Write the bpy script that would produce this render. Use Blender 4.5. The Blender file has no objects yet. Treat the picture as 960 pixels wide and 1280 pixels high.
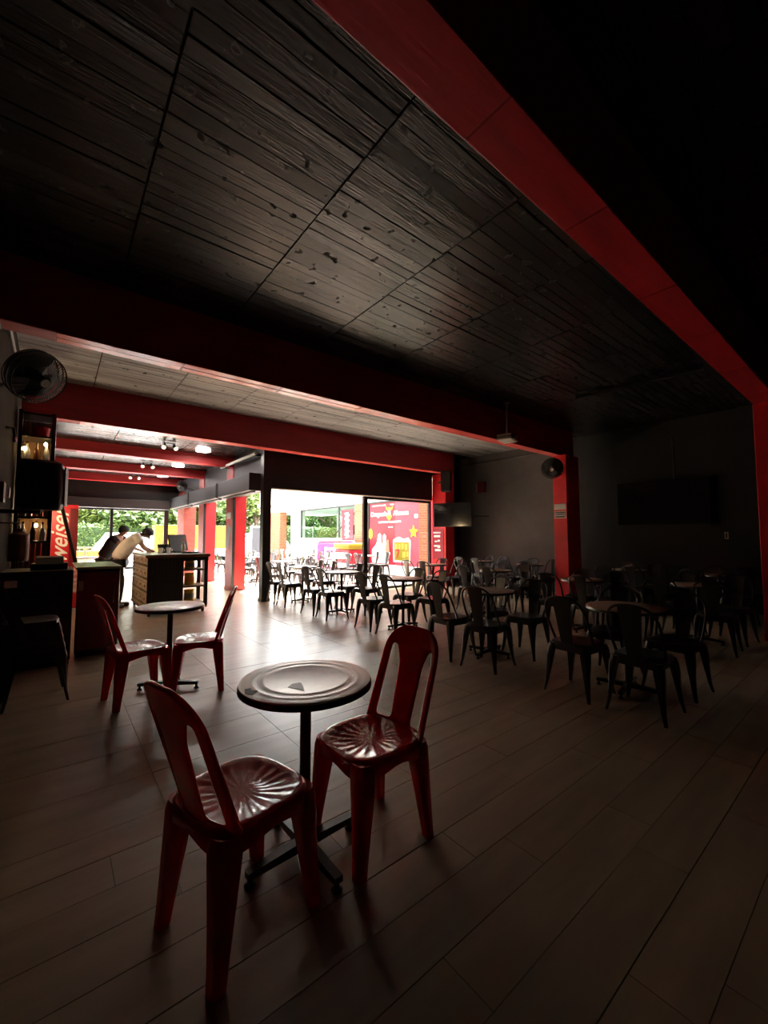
import bpy, bmesh, math, random
from mathutils import Vector, Matrix
random.seed(7)
S = bpy.context.scene
COL = S.collection
PI = math.pi

# ---------------------------------------------------------------- camera / world / exposure
cam_d = bpy.data.cameras.new('camera'); cam = bpy.data.objects.new('camera', cam_d); COL.objects.link(cam)
YAW, PITCH, EYE = math.radians(51.316), math.radians(3.465), 1.38
fwd = Vector((math.cos(YAW)*math.cos(PITCH), math.sin(YAW)*math.cos(PITCH), math.sin(PITCH)))
rgt = Vector((math.sin(YAW), -math.cos(YAW), 0)); upv = rgt.cross(fwd)
cam.matrix_world = Matrix(((rgt.x, upv.x, -fwd.x, 0), (rgt.y, upv.y, -fwd.y, 0), (rgt.z, upv.z, -fwd.z, EYE), (0, 0, 0, 1)))
cam_d.sensor_fit = 'HORIZONTAL'; cam_d.sensor_width = 36.0; cam_d.lens = 36.0*513.46/960.0
cam_d.clip_start = 0.02; cam_d.clip_end = 300
S.camera = cam
W = bpy.data.worlds.new('overcast_sky'); S.world = W; W.use_nodes = True
nt = W.node_tree; bg = nt.nodes['Background']
tc = nt.nodes.new('ShaderNodeTexCoord'); sx = nt.nodes.new('ShaderNodeSeparateXYZ')
rp = nt.nodes.new('ShaderNodeValToRGB')
nt.links.new(tc.outputs['Generated'], sx.inputs[0]); nt.links.new(sx.outputs['Z'], rp.inputs[0]); nt.links.new(rp.outputs[0], bg.inputs[0])
rp.color_ramp.elements[0].color = (1.0, 0.97, 0.93, 1); rp.color_ramp.elements[1].color = (0.92, 0.95, 1.0, 1)
bg.inputs[1].default_value = 1.7
sun_d = bpy.data.lights.new('sun', 'SUN'); sun_d.energy = 16.0; sun_d.angle = math.radians(3.0); sun_d.color = (1.0, 0.97, 0.92)
sun = bpy.data.objects.new('sun', sun_d); COL.objects.link(sun)
sun.rotation_euler = Vector((-0.06, -0.12, -0.99)).to_track_quat('-Z', 'Y').to_euler()
VS = S.view_settings
S.display_settings.display_device = 'sRGB'
VS.view_transform = 'Standard'; VS.look = 'None'; VS.gamma = 1.0; VS.use_curve_mapping = False
VS.exposure = 3.2

# ---------------------------------------------------------------- materials
def mat(name, col, rough=0.5, metal=0.0, var=0.0, scale=8.0, bump=0.0, bscale=40.0, coat=0.0, col2=None, stretch=None, spec=None, isl=0.0, coatr=0.08, sss=0.0, knots=0.0):
    m = bpy.data.materials.new(name); m.use_nodes = True
    n = m.node_tree.nodes; l = m.node_tree.links; p = n['Principled BSDF']
    p.inputs['Roughness'].default_value = rough; p.inputs['Metallic'].default_value = metal
    p.inputs['Base Color'].default_value = (*col, 1)
    if coat: p.inputs['Coat IOR'].default_value = 2.5 if coat >= 1 else 1.5; p.inputs['Coat Weight'].default_value = coat; p.inputs['Coat Roughness'].default_value = coatr
    if sss:
        p.inputs['Subsurface Weight'].default_value = sss; p.inputs['Subsurface Radius'].default_value = (1.0, 0.12, 0.12); p.inputs['Subsurface Scale'].default_value = 0.06
    if spec is not None: p.inputs['Specular IOR Level'].default_value = spec
    g = n.new('ShaderNodeNewGeometry'); vec = g.outputs['Position']
    if stretch:
        mp = n.new('ShaderNodeVectorMath'); mp.operation = 'MULTIPLY'; mp.inputs[1].default_value = stretch
        l.new(vec, mp.inputs[0]); vec = mp.outputs[0]
    fac = None
    if var or col2:
        t = n.new('ShaderNodeTexNoise'); t.inputs['Scale'].default_value = scale; t.inputs['Detail'].default_value = 6
        l.new(vec, t.inputs['Vector'])
        r = n.new('ShaderNodeValToRGB')
        c2 = col2 if col2 else tuple(c*(1-var) for c in col)
        c1 = col if col2 else tuple(min(1, c*(1+var)) for c in col)
        r.color_ramp.elements[0].position = 0.35; r.color_ramp.elements[1].position = 0.65
        r.color_ramp.elements[0].color = (*c2, 1); r.color_ramp.elements[1].color = (*c1, 1)
        l.new(t.outputs[0], r.inputs[0]); out = r.outputs[0]
        if isl:
            o = n.new('ShaderNodeObjectInfo'); mr = n.new('ShaderNodeMapRange')
            mr.inputs['To Min'].default_value = 1-isl; mr.inputs['To Max'].default_value = 1+isl
            l.new(o.outputs['Random'], mr.inputs['Value'])
            mx = n.new('ShaderNodeVectorMath'); mx.operation = 'SCALE'
            l.new(out, mx.inputs[0]); l.new(mr.outputs[0], mx.inputs['Scale']); out = mx.outputs[0]
        if knots:
            t3 = n.new('ShaderNodeTexNoise'); t3.inputs['Scale'].default_value = 9.0; t3.inputs['Detail'].default_value = 2
            l.new(g.outputs['Position'], t3.inputs['Vector'])
            r3 = n.new('ShaderNodeValToRGB'); r3.color_ramp.elements[0].position = .66; r3.color_ramp.elements[1].position = .72
            r3.color_ramp.elements[0].color = (1, 1, 1, 1); r3.color_ramp.elements[1].color = (.15, .15, .15, 1); l.new(t3.outputs[0], r3.inputs[0])
            m3 = n.new('ShaderNodeVectorMath'); m3.operation = 'MULTIPLY'; l.new(out, m3.inputs[0]); l.new(r3.outputs[0], m3.inputs[1]); out = m3.outputs[0]
            m4 = n.new('ShaderNodeMapRange'); m4.inputs['From Min'].default_value = .66; m4.inputs['From Max'].default_value = .72; m4.inputs['To Min'].default_value = rough; m4.inputs['To Max'].default_value = .9
            l.new(t3.outputs[0], m4.inputs['Value']); l.new(m4.outputs[0], p.inputs['Roughness'])
        l.new(out, p.inputs['Base Color'])
    if bump:
        t2 = n.new('ShaderNodeTexNoise'); t2.inputs['Scale'].default_value = bscale; t2.inputs['Detail'].default_value = 5
        l.new(vec, t2.inputs['Vector'])
        b = n.new('ShaderNodeBump'); b.inputs['Strength'].default_value = bump; b.inputs['Distance'].default_value = 0.01
        l.new(t2.outputs[0], b.inputs['Height']); l.new(b.outputs[0], p.inputs['Normal'])
    return m
def emis(name, col, s):
    m = bpy.data.materials.new(name); m.use_nodes = True; p = m.node_tree.nodes['Principled BSDF']
    p.inputs['Base Color'].default_value = (*col, 1); p.inputs['Emission Color'].default_value = (*col, 1); p.inputs['Emission Strength'].default_value = s
    return m
def glassmat(name, tint=(0.9, 0.95, 0.93), f=1.0):
    m = bpy.data.materials.new(name); m.use_nodes = True; n = m.node_tree.nodes; l = m.node_tree.links
    n.remove(n['Principled BSDF']); o = n['Material Output']
    a = n.new('ShaderNodeBsdfTransparent'); a.inputs[0].default_value = (*tint, 1)
    b = n.new('ShaderNodeBsdfGlossy'); b.inputs['Roughness'].default_value = 0.02
    lw = n.new('ShaderNodeLayerWeight'); lw.inputs[0].default_value = .5; pw_ = n.new('ShaderNodeMath'); pw_.operation = 'POWER'; pw_.inputs[1].default_value = 5; l.new(lw.outputs['Facing'], pw_.inputs[0])
    fr = n.new('ShaderNodeMath'); fr.operation = 'MULTIPLY_ADD'; fr.inputs[1].default_value = .93; fr.inputs[2].default_value = .04; l.new(pw_.outputs[0], fr.inputs[0])
    x = n.new('ShaderNodeMixShader'); l.new(fr.outputs[0], x.inputs[0]); l.new(a.outputs[0], x.inputs[1]); l.new(b.outputs[0], x.inputs[2]); l.new(x.outputs[0], o.inputs[0])
    return m
def leafmat(name, c1, c2, c3):
    m = bpy.data.materials.new(name); m.use_nodes = True; n = m.node_tree.nodes; l = m.node_tree.links; p = n['Principled BSDF']
    g = n.new('ShaderNodeNewGeometry'); r = n.new('ShaderNodeValToRGB')
    r.color_ramp.elements[0].color = (*c1, 1); r.color_ramp.elements[1].color = (*c3, 1)
    e = r.color_ramp.elements.new(0.5); e.color = (*c2, 1)
    l.new(g.outputs['Random Per Island'], r.inputs[0]); l.new(r.outputs[0], p.inputs['Base Color'])
    p.inputs['Roughness'].default_value = 0.55; p.inputs['Subsurface Weight'].default_value = 0.0
    return m
def brickmat(name, c1, c2, mortar, scale, ax):
    m = bpy.data.materials.new(name); m.use_nodes = True; n = m.node_tree.nodes; l = m.node_tree.links; p = n['Principled BSDF']
    g = n.new('ShaderNodeNewGeometry'); s = n.new('ShaderNodeSeparateXYZ'); c = n.new('ShaderNodeCombineXYZ'); ad = n.new('ShaderNodeMath')
    l.new(g.outputs['Position'], s.inputs[0]); l.new(s.outputs['X'], ad.inputs[0]); l.new(s.outputs['Y'], ad.inputs[1]); l.new(ad.outputs[0], c.inputs['X']); l.new(s.outputs['Z'], c.inputs['Y'])
    b = n.new('ShaderNodeTexBrick'); l.new(c.outputs[0], b.inputs['Vector'])
    b.inputs['Color1'].default_value = (*c1, 1); b.inputs['Color2'].default_value = (*c2, 1); b.inputs['Mortar'].default_value = (*mortar, 1)
    b.inputs['Scale'].default_value = 1.0; b.inputs['Brick Width'].default_value = 0.24; b.inputs['Row Height'].default_value = 0.085; b.inputs['Mortar Size'].default_value = 0.008
    l.new(b.outputs['Color'], p.inputs['Base Color']); p.inputs['Roughness'].default_value = 0.8
    bp = n.new('ShaderNodeBump'); bp.inputs['Distance'].default_value = 0.01; bp.invert = True; l.new(b.outputs['Fac'], bp.inputs['Height']); l.new(bp.outputs[0], p.inputs['Normal'])
    return m
M = {}
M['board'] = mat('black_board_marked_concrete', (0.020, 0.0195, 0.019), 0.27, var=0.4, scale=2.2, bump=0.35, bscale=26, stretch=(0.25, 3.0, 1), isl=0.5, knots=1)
M['board_lit'] = mat('daylit_black_board_marked_concrete', (0.36, 0.37, 0.385), 0.4, var=0.35, scale=2.2, bump=0.4, bscale=26, stretch=(0.25, 3.0, 1), isl=0.25, knots=1)  # black ceiling paint lightened for daylight bounced up by the front opening
M['slab'] = mat('black_slab', (0.008, 0.008, 0.008), 0.9)
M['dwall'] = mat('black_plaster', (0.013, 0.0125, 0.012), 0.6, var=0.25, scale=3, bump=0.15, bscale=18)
M['litwall'] = mat('daylit_black_plaster', (0.11, 0.105, 0.105), 0.4, var=0.1, scale=3, bump=0.15, bscale=18)  # wall plaster lightened for the daylight falling in beside the opening
M['lwall'] = mat('grey_brown_plaster', (0.03, 0.026, 0.02), 0.9, spec=0.1, var=0.2, scale=3, bump=0.2, bscale=15)
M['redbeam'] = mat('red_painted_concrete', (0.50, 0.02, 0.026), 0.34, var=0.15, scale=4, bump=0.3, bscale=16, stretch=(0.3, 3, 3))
M['beamshade'] = mat('shaded_red_painted_concrete', (0.30, 0.012, 0.016), 0.6, var=0.15, scale=4, bump=0.3, bscale=16, stretch=(0.3, 3, 3))  # beam red darkened for the shade on the side faces
M['litred'] = mat('daylit_red_beam_soffit', (0.88, 0.14, 0.125), 0.24, var=0.12, scale=5, bump=0.3, bscale=16, stretch=(0.3, 3, 3))  # beam red paled for the daylight thrown up on the undersides
M['redcol'] = mat('red_painted_column', (0.70, 0.020, 0.026), 0.4, var=0.08, scale=4, bump=0.15, bscale=20)
M['redcol_dim'] = mat('dimmed_red_patio_column', (0.42, 0.012, 0.017), 0.45, var=0.08, scale=4, bump=0.15, bscale=20)  # column red darkened to hold back the strong patio daylight on it
M['tile'] = mat('brown_grey_floor_tile', (0.34, 0.235, 0.15), 0.32, var=0.12, scale=3, bump=0.05, bscale=30, stretch=(0.5, 3, 1), isl=0.07)
M['grout'] = mat('dark_grout', (0.13, 0.10, 0.075), 0.8)
M['redplastic'] = mat('glossy_red_plastic', (0.66, 0.006, 0.016), 0.2, coat=0.4, sss=0.5, var=0.05, scale=6, bump=0.03, bscale=30)
M['blackmetal'] = mat('black_painted_metal', (0.012, 0.012, 0.013), 0.3, var=0.15, scale=10, coat=0.3)
M['gun'] = mat('gunmetal_painted_metal', (0.03, 0.03, 0.032), 0.35, metal=0.4)
M['black'] = mat('matte_black', (0.010, 0.010, 0.010), 0.5)
M['blackgloss'] = mat('gloss_black', (0.008, 0.008, 0.009), 0.12)
M['beige'] = mat('worn_beige_laminate', (0.92, 0.74, 0.60), 0.5, coat=1.0, coatr=0.34, var=0.10, scale=14, bump=0.05, bscale=60)
M['lav'] = mat('dull_lavender_laminate', (0.26, 0.255, 0.31), 0.4, coat=1.0, coatr=0.3, var=0.06, scale=8)
M['brown'] = mat('dark_brown_laminate', (0.42, 0.27, 0.19), 0.3, var=0.15, scale=9)
M['chrome'] = mat('steel', (0.5, 0.5, 0.5), 0.25, metal=0.9)
M['white'] = mat('white_paint', (0.8, 0.79, 0.77), 0.5)
M['facade'] = mat('cream_facade_paint', (0.62, 0.57, 0.50), 0.6, var=0.05, scale=2)
M['offwhite'] = mat('off_white_plastic', (0.62, 0.6, 0.56), 0.45)
M['greybox'] = mat('lavender_grey_paint', (0.038, 0.039, 0.047), 0.5, var=0.06, scale=5)
M['cap'] = mat('end_cap_grey', (0.03, 0.03, 0.034), 0.6)
M['wood'] = mat('wood_planks', (0.34, 0.19, 0.085), 0.5, var=0.3, scale=5, stretch=(6, 6, 0.6), bump=0.2, bscale=20)
M['oldwood'] = mat('brown_wood', (0.18, 0.095, 0.05), 0.5, var=0.3, scale=6)
M['darkwood'] = mat('dark_brown_wood', (0.05, 0.032, 0.02), 0.7, var=0.3, scale=6)
M['paleplastic'] = mat('dusty_crate_plastic', (0.45, 0.36, 0.24), 0.5, var=0.25, scale=10)
M['darkcrate'] = mat('dark_crate_plastic', (0.022, 0.02, 0.02), 0.4)
M['yellow'] = mat('yellow_tin', (0.75, 0.5, 0.02), 0.35, var=0.1, scale=10)
M['yellowsign'] = mat('yellow_panel', (0.20, 0.145, 0.001), 0.5)
M['red'] = mat('bright_red', (0.55, 0.008, 0.02), 0.4)
M['posterred'] = mat('poster_red', (0.32, 0.012, 0.03), 0.4)
M['posterpink'] = mat('poster_pink', (0.36, 0.05, 0.08), 0.4)
M['pink'] = mat('magenta_plastic', (0.36, 0.008, 0.12), 0.4)
M['skin'] = mat('brown_skin', (0.33, 0.17, 0.11), 0.5)
M['shirt'] = mat('white_cotton', (0.9, 0.87, 0.83), 0.8, var=0.05, scale=12, bump=0.2, bscale=30)
M['navy'] = mat('dark_cloth', (0.02, 0.021, 0.027), 0.8)
M['hair'] = mat('black_hair', (0.012, 0.009, 0.008), 0.6, bump=0.4, bscale=120)
M['shoe'] = mat('brown_shoe', (0.10, 0.07, 0.05), 0.5)
M['brick'] = brickmat('orange_brick', (0.32, 0.085, 0.03), (0.26, 0.06, 0.02), (0.22, 0.14, 0.09), 1, 0)
M['brickred'] = brickmat('red_painted_brick', (0.32, 0.07, 0.045), (0.26, 0.05, 0.035), (0.22, 0.06, 0.05), 1, 0)
M['pave'] = mat('pale_patio_tile', (0.50, 0.48, 0.46), 0.5, var=0.1, scale=3)
M['asphalt'] = mat('grey_asphalt', (0.09, 0.09, 0.09), 0.8, var=0.15, scale=4)
M['grassy'] = mat('green_verge', (0.03, 0.06, 0.012), 0.9, var=0.3, scale=4)
M['glass'] = glassmat('window_glass')
M['shopglass'] = glassmat('shop_glass', (0.75, 0.85, 0.82))
M['screen'] = mat('dark_tv_screen', (0.012, 0.012, 0.014), 0.1)
M['bark'] = mat('grey_brown_bark', (0.16, 0.11, 0.075), 0.9, var=0.3, scale=6, bump=0.5, bscale=14)
M['leafA'] = leafmat('green_leaves', (0.02, 0.045, 0.006), (0.045, 0.09, 0.012), (0.09, 0.14, 0.025))
M['leafB'] = leafmat('yellow_green_leaves', (0.03, 0.055, 0.006), (0.07, 0.11, 0.012), (0.12, 0.16, 0.025))
M['leafH'] = leafmat('hedge_leaves', (0.022, 0.05, 0.006), (0.05, 0.095, 0.012), (0.10, 0.145, 0.025))
M['core'] = mat('dark_green_twigs', (0.025, 0.05, 0.01), 0.9, var=0.4, scale=5)  # dark green fill inside the hedge leaves
M['carwhite'] = mat('white_car_paint', (0.75, 0.76, 0.78), 0.25, coat=0.5)
M['carglass'] = mat('car_glass', (0.05, 0.07, 0.08), 0.08)
M['tyre'] = mat('tyre', (0.015, 0.015, 0.015), 0.8)
M['down'] = emis('downlight_diffuser', (1, 0.93, 0.85), 16)
M['bulb'] = emis('warm_bulb', (1.0, 0.62, 0.25), 7)
M['spotface'] = emis('warm_spot_glass', (1.0, 0.75, 0.45), 1.2)
M['led'] = emis('white_indicator', (1, 0.95, 0.9), 6)
M['grey'] = mat('grey_paint', (0.2, 0.2, 0.2), 0.5)
M['darkred'] = mat('dark_red_paint', (0.16, 0.008, 0.014), 0.35)
M['orange'] = mat('orange_paint', (0.85, 0.3, 0.03), 0.5)
M['greentop'] = mat('pale_green_grey_top', (0.28, 0.31, 0.25), 0.25)
M['bottle'] = mat('amber_bottle', (0.12, 0.05, 0.015), 0.1)
M['clear'] = mat('pale_bottle', (0.5, 0.52, 0.5), 0.15)

# ---------------------------------------------------------------- mesh helpers
class MB:
    def __init__(s): s.v = []; s.f = []
    def add(s, vs, fs):
        o = len(s.v); s.v += [tuple(v) for v in vs]; s.f += [tuple(i+o for i in f) for f in fs]; return s
    def box(s, x0, x1, y0, y1, z0, z1):
        return s.add([(x, y, z) for z in (z0, z1) for y in (y0, y1) for x in (x0, x1)],
                     [(0, 2, 3, 1), (4, 5, 7, 6), (0, 1, 5, 4), (2, 6, 7, 3), (0, 4, 6, 2), (1, 3, 7, 5)])
    def bbox(s, x0, x1, y0, y1, z0, z1, b=0.01):
        # box with chamfered edges
        bm = bmesh.new(); bmesh.ops.create_cube(bm, size=1)
        for v in bm.verts: v.co = Vector(((x0+x1)/2+v.co.x*(x1-x0), (y0+y1)/2+v.co.y*(y1-y0), (z0+z1)/2+v.co.z*(z1-z0)))
        b = min(b, 0.45*min(abs(x1-x0), abs(y1-y0), abs(z1-z0)))
        bmesh.ops.bevel(bm, geom=bm.edges[:], offset=b, segments=2, affect='EDGES', profile=0.5)
        bm.verts.index_update()
        s.add([v.co for v in bm.verts], [[v.index for v in f.verts] for f in bm.faces]); bm.free(); return s
    def loft(s, rings, cap=True, closed=True):
        n = len(rings[0]); vs = [p for r in rings for p in r]; fs = []
        for i in range(len(rings)-1):
            for j in range(n if closed else n-1):
                k = (j+1) % n
                fs.append((i*n+j, i*n+k, (i+1)*n+k, (i+1)*n+j))
        if cap and closed:
            fs.append(tuple(reversed(range(n)))); fs.append(tuple((len(rings)-1)*n+j for j in range(n)))
        return s.add(vs, fs)
    def tube(s, pts, r, n=8, cap=True):
        pts = [Vector(p) for p in pts]; rs = r if isinstance(r, (list, tuple)) else [r]*len(pts)
        rings = []; up = Vector((0, 0, 1)); prev = None
        for i, p in enumerate(pts):
            t = (pts[min(i+1, len(pts)-1)]-pts[max(i-1, 0)])
            t = t.normalized() if t.length > 1e-9 else Vector((0, 0, 1))
            if prev is None:
                a = t.cross(up if abs(t.z) < 0.95 else Vector((1, 0, 0))).normalized()
            else:
                a = (prev-t*prev.dot(t)).normalized()
            prev = a; b = t.cross(a)
            rings.append([p+(a*math.cos(2*PI*k/n)+b*math.sin(2*PI*k/n))*rs[i] for k in range(n)])
        return s.loft(rings, cap)
    def lathe(s, prof, c=(0, 0, 0), n=32, cap=True):
        rings = [[(c[0]+r*math.cos(2*PI*k/n), c[1]+r*math.sin(2*PI*k/n), c[2]+z) for k in range(n)] for r, z in prof]
        return s.loft(rings, cap)
    def ring(s, c, axis, R, r, n=32, m=6):
        axis = Vector(axis).normalized(); a = axis.cross(Vector((0, 0, 1)) if abs(axis.z) < .9 else Vector((1, 0, 0))).normalized(); b = axis.cross(a); c = Vector(c)
        vs = []; fs = []
        for i in range(n):
            d = a*math.cos(2*PI*i/n)+b*math.sin(2*PI*i/n)
            for j in range(m):
                vs.append(c+d*(R+r*math.cos(2*PI*j/m))+axis*r*math.sin(2*PI*j/m))
        for i in range(n):
            for j in range(m):
                fs.append((i*m+j, ((i+1) % n)*m+j, ((i+1) % n)*m+(j+1) % m, i*m+(j+1) % m))
        return s.add(vs, fs)
    def xf(s, mtx):
        s.v = [tuple(mtx @ Vector(v)) for v in s.v]; return s
    def build(s, name, m, parent=None, smooth=False, fix=True):
        me = bpy.data.meshes.new(name); me.from_pydata(s.v, [], s.f)
        if fix:
            bm = bmesh.new(); bm.from_mesh(me); bmesh.ops.recalc_face_normals(bm, faces=bm.faces[:]); bm.to_mesh(me); bm.free()
        if smooth:
            me.polygons.foreach_set('use_smooth', [True]*len(me.polygons))
            try: me.set_sharp_from_angle(angle=math.radians(42))
            except Exception: pass
        me.materials.append(m)
        o = bpy.data.objects.new(name, me); COL.objects.link(o)
        if parent: o.parent = parent
        return o
def tag(o, label=None, cat=None, group=None, kind=None):
    if label: o['label'] = label
    if cat: o['category'] = cat
    if group: o['group'] = group
    if kind: o['kind'] = kind
    return o
def thing(name, label, cat, loc=(0, 0, 0), rz=0, group=None):
    o = bpy.data.objects.new(name, None); COL.objects.link(o); o.location = loc; o.rotation_euler = (0, 0, rz); o.empty_display_size = 0.1
    return tag(o, label, cat, group)
def struct(name, mb, m, label=None, parent=None):
    o = mb.build(name, m, parent); o['kind'] = 'structure'
    if label: o['label'] = label
    return o
def dup(root, loc, rz, label=None, group=None):
    r = root.copy(); COL.objects.link(r); r.location = loc; r.rotation_euler = (0, 0, rz)
    if label: r['label'] = label
    if group: r['group'] = group
    for ch in list(root.children):
        c = ch.copy(); COL.objects.link(c); c.parent = r
        for g in ch.children:
            d = g.copy(); COL.objects.link(d); d.parent = c
    return r
def bake(o):
    dg = bpy.context.evaluated_depsgraph_get(); dg.update()
    me = bpy.data.meshes.new_from_object(o.evaluated_get(dg)); o.modifiers.clear(); o.data = me
    return o
def B(x0, x1, y0, y1, z0, z1): return MB().box(x0, x1, y0, y1, z0, z1)
def BB(x0, x1, y0, y1, z0, z1, b=0.01): return MB().bbox(x0, x1, y0, y1, z0, z1, b)
def catmull(P, k=6):
    P = [Vector(p) for p in P]; out = []
    for i in range(len(P)-1):
        a, b, c, d = P[max(i-1, 0)], P[i], P[i+1], P[min(i+2, len(P)-1)]
        for j in range(k):
            t = j/k; out.append(0.5*((2*b)+(-a+c)*t+(2*a-5*b+4*c-d)*t*t+(-a+3*b-3*c+d)*t**3))
    out.append(P[-1]); return out
def text(body, size, mtx, m, parent, name='lettering', shear=0.0, bold=0.0, ext=0.002, align='CENTER'):
    cu = bpy.data.curves.new('t', 'FONT'); cu.body = body; cu.size = size; cu.shear = shear; cu.offset = bold; cu.extrude = ext; cu.align_x = align; cu.align_y = 'CENTER'; cu.resolution_u = 3
    t = bpy.data.objects.new('t', cu); COL.objects.link(t)
    dg = bpy.context.evaluated_depsgraph_get(); dg.update()
    me = bpy.data.meshes.new_from_object(t.evaluated_get(dg)); bpy.data.objects.remove(t); bpy.data.curves.remove(cu)
    me.transform(mtx); me.materials.clear(); me.materials.append(m)
    o = bpy.data.objects.new(name, me); COL.objects.link(o); o.parent = parent
    return o
def frame_m(o, x, y, z):  # matrix from axes
    x, y, z = Vector(x), Vector(y), Vector(z)
    return Matrix(((x.x, y.x, z.x, o[0]), (x.y, y.y, z.y, o[1]), (x.z, y.z, z.z, o[2]), (0, 0, 0, 1)))
def facing_minus_x(o): return frame_m(o, (0, -1, 0), (0, 0, 1), (-1, 0, 0))
def up_minus_y(o): return frame_m(o, (0, 0, 1), (-1, 0, 0), (0, -1, 0))
def unit_box(name, m, b=0.0):
    me = bpy.data.meshes.new(name); mb = B(-.5, .5, -.5, .5, -.5, .5); me.from_pydata(mb.v, [], mb.f); me.materials.append(m); return me
def piece(name, me, parent, c, s):
    o = bpy.data.objects.new(name, me); COL.objects.link(o); o.location = c; o.scale = s; o.parent = parent; return o

# ================================================================ SETTING
XL, XR, XP, YP, YB, YE = -0.45, 9.85, 3.57, 8.5, -3.0, 16.8
HC, HB, HC2 = 3.78, 3.2, 3.42
# floor: slab with tiles of its own
floor = struct('floor', B(XL-.2, XR+.2, YB-.2, YE+.2, -0.3, -0.0035), M['grout'], 'brown grey tiled floor of the bar')
tile_me = unit_box('tile', M['tile'])
rest = MB()
def tile(x0, x1, y0, y1, part):
    g = 0.0017; c = ((x0+x1)/2, (y0+y1)/2, -0.006+random.uniform(-.0007, .0007)); s = (x1-x0-2*g, y1-y0-2*g, 0.012)
    if part: piece('tile', tile_me, floor, c, s)
    else: rest.box(c[0]-s[0]/2, c[0]+s[0]/2, c[1]-s[1]/2, c[1]+s[1]/2, c[2]-s[2]/2, c[2]+s[2]/2)
ntile = 0
rows = []
k = 0; y = YB
while y < 2.38:
    rows.append((y, y+0.2, 1.23, (0.44, 0.24, 0.85, 1.05)[k % 4])); y += 0.2; k += 1
while y < YE:
    rows.append((y, min(y+0.4, YE), 0.81, 0.5)); y += 0.4
for (y0, y1, L, off) in rows:
    x = off-L*math.ceil((off-XL)/L)
    while x < XR:
        a, b = max(x, XL), min(x+L, XR)
        if b-a > 0.01 and not (y0 > 8.6 and a > XP+.6):
            d = Vector(((a+b)/2, (y0+y1)/2, -EYE)); dep = d.dot(fwd)
            vis = False
            if dep > 0.3:
                for (px, py) in ((a, y0), (b, y0), (a, y1), (b, y1), ((a+b)/2, (y0+y1)/2)):
                    q = Vector((px, py, -EYE)); dq = q.dot(fwd)
                    if dq > .2 and abs(q.dot(rgt)/dq*513.46) < 480 and abs(q.dot(upv)/dq*513.46) < 640: vis = True
            part = vis and y1 < 7.7 and a < 8.3 and ntile < 296
            if part: ntile += 1
            tile(a, b, y0, y1, part)
        x += L
o = rest.build('tile', M['tile'], floor, fix=False); o['kind'] = 'stuff'

# ceilings with board-marked strips
board_me = unit_box('board', M['board'])
def ceiling(name, x0, x1, y0, y1, z, seams, parts, label, cross=(), bmt='board'):
    c = struct(name, B(x0-.2, x1+.2, y0-.1, y1+.1, z+.02, z+.35), M['slab'], label)
    rest = MB(); xs = [x0]+[s for s in seams if x0 < s < x1]+[x1]; cnt = 0
    for i in range(len(xs)-1):
        ys = []; yy = y0
        brk = sorted([q for q in cross if y0 < q < y1])+[y1]
        for q in brk:
            while yy < q-1e-4:
                w = random.uniform(0.09, 0.135); w = w if q-(yy+w) > 0.06 else q-yy
                ys.append((yy, yy+w)); yy += w
        for (a, b) in ys:
            g = random.choice((0.0025, 0.004, 0.008)); dz = random.uniform(0, 0.007)
            cx, cy, cz = (xs[i]+xs[i+1])/2, (a+b)/2, z+0.015-dz+.01
            sx_, sy_, sz_ = xs[i+1]-xs[i]-0.014, b-a-2*g, 0.03
            if parts and cnt < 298 and xs[i] > -.5: piece('board', board_me, c, (cx, cy, cz), (sx_, sy_, sz_)).rotation_euler = (math.radians(random.gauss(0, 1.3)), 0, 0); cnt += 1
            else: rest.box(cx-sx_/2, cx+sx_/2, cy-sy_/2, cy+sy_/2, cz-sz_/2, cz+sz_/2)
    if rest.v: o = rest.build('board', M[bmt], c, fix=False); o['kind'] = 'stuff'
    return c
seams = [0.40+1.05*i for i in range(10)]
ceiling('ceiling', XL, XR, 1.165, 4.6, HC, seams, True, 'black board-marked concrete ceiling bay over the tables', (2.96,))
ceiling('ceiling', XL, XR, 4.83, 7.98, HC, seams, False, 'black board-marked concrete ceiling bay by the front opening', (6.3,), 'board_lit')
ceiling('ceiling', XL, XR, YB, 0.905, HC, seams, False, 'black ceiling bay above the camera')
ceiling('ceiling', XL, XP+.1, 8.2, YE, HC2, [0.9, 2.25], False, 'low black ceiling over the bar with downlights')
ceiling('ceiling', XP, XR, 8.2, 8.7, HC, seams, False, 'strip of black ceiling above the front header')

# beams: bottom skin built of board-marked lengths
def beam(y0, y1, x0, x1, top, label, hb=HB, sof='litred'):
    b = BB(x0, x1, y0, y1, hb, top, 0.012).build('trim_beam', M['beamshade']); b['kind'] = 'structure'; b['label'] = label
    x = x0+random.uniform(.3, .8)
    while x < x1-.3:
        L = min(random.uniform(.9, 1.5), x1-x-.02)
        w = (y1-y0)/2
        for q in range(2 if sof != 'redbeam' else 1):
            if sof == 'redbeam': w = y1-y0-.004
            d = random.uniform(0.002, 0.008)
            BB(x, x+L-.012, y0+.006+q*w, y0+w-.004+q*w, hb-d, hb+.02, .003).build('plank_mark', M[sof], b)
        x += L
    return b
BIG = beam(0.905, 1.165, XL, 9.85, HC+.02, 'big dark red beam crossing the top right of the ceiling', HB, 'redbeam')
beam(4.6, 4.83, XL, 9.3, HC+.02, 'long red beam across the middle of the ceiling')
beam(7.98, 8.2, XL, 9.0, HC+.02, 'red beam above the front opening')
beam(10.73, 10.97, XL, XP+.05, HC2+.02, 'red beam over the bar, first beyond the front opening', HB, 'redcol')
beam(13.43, 13.65, XL, XP+.05, HC2+.02, 'red beam over the bar, second beyond the front opening', HB, 'redcol')
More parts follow.
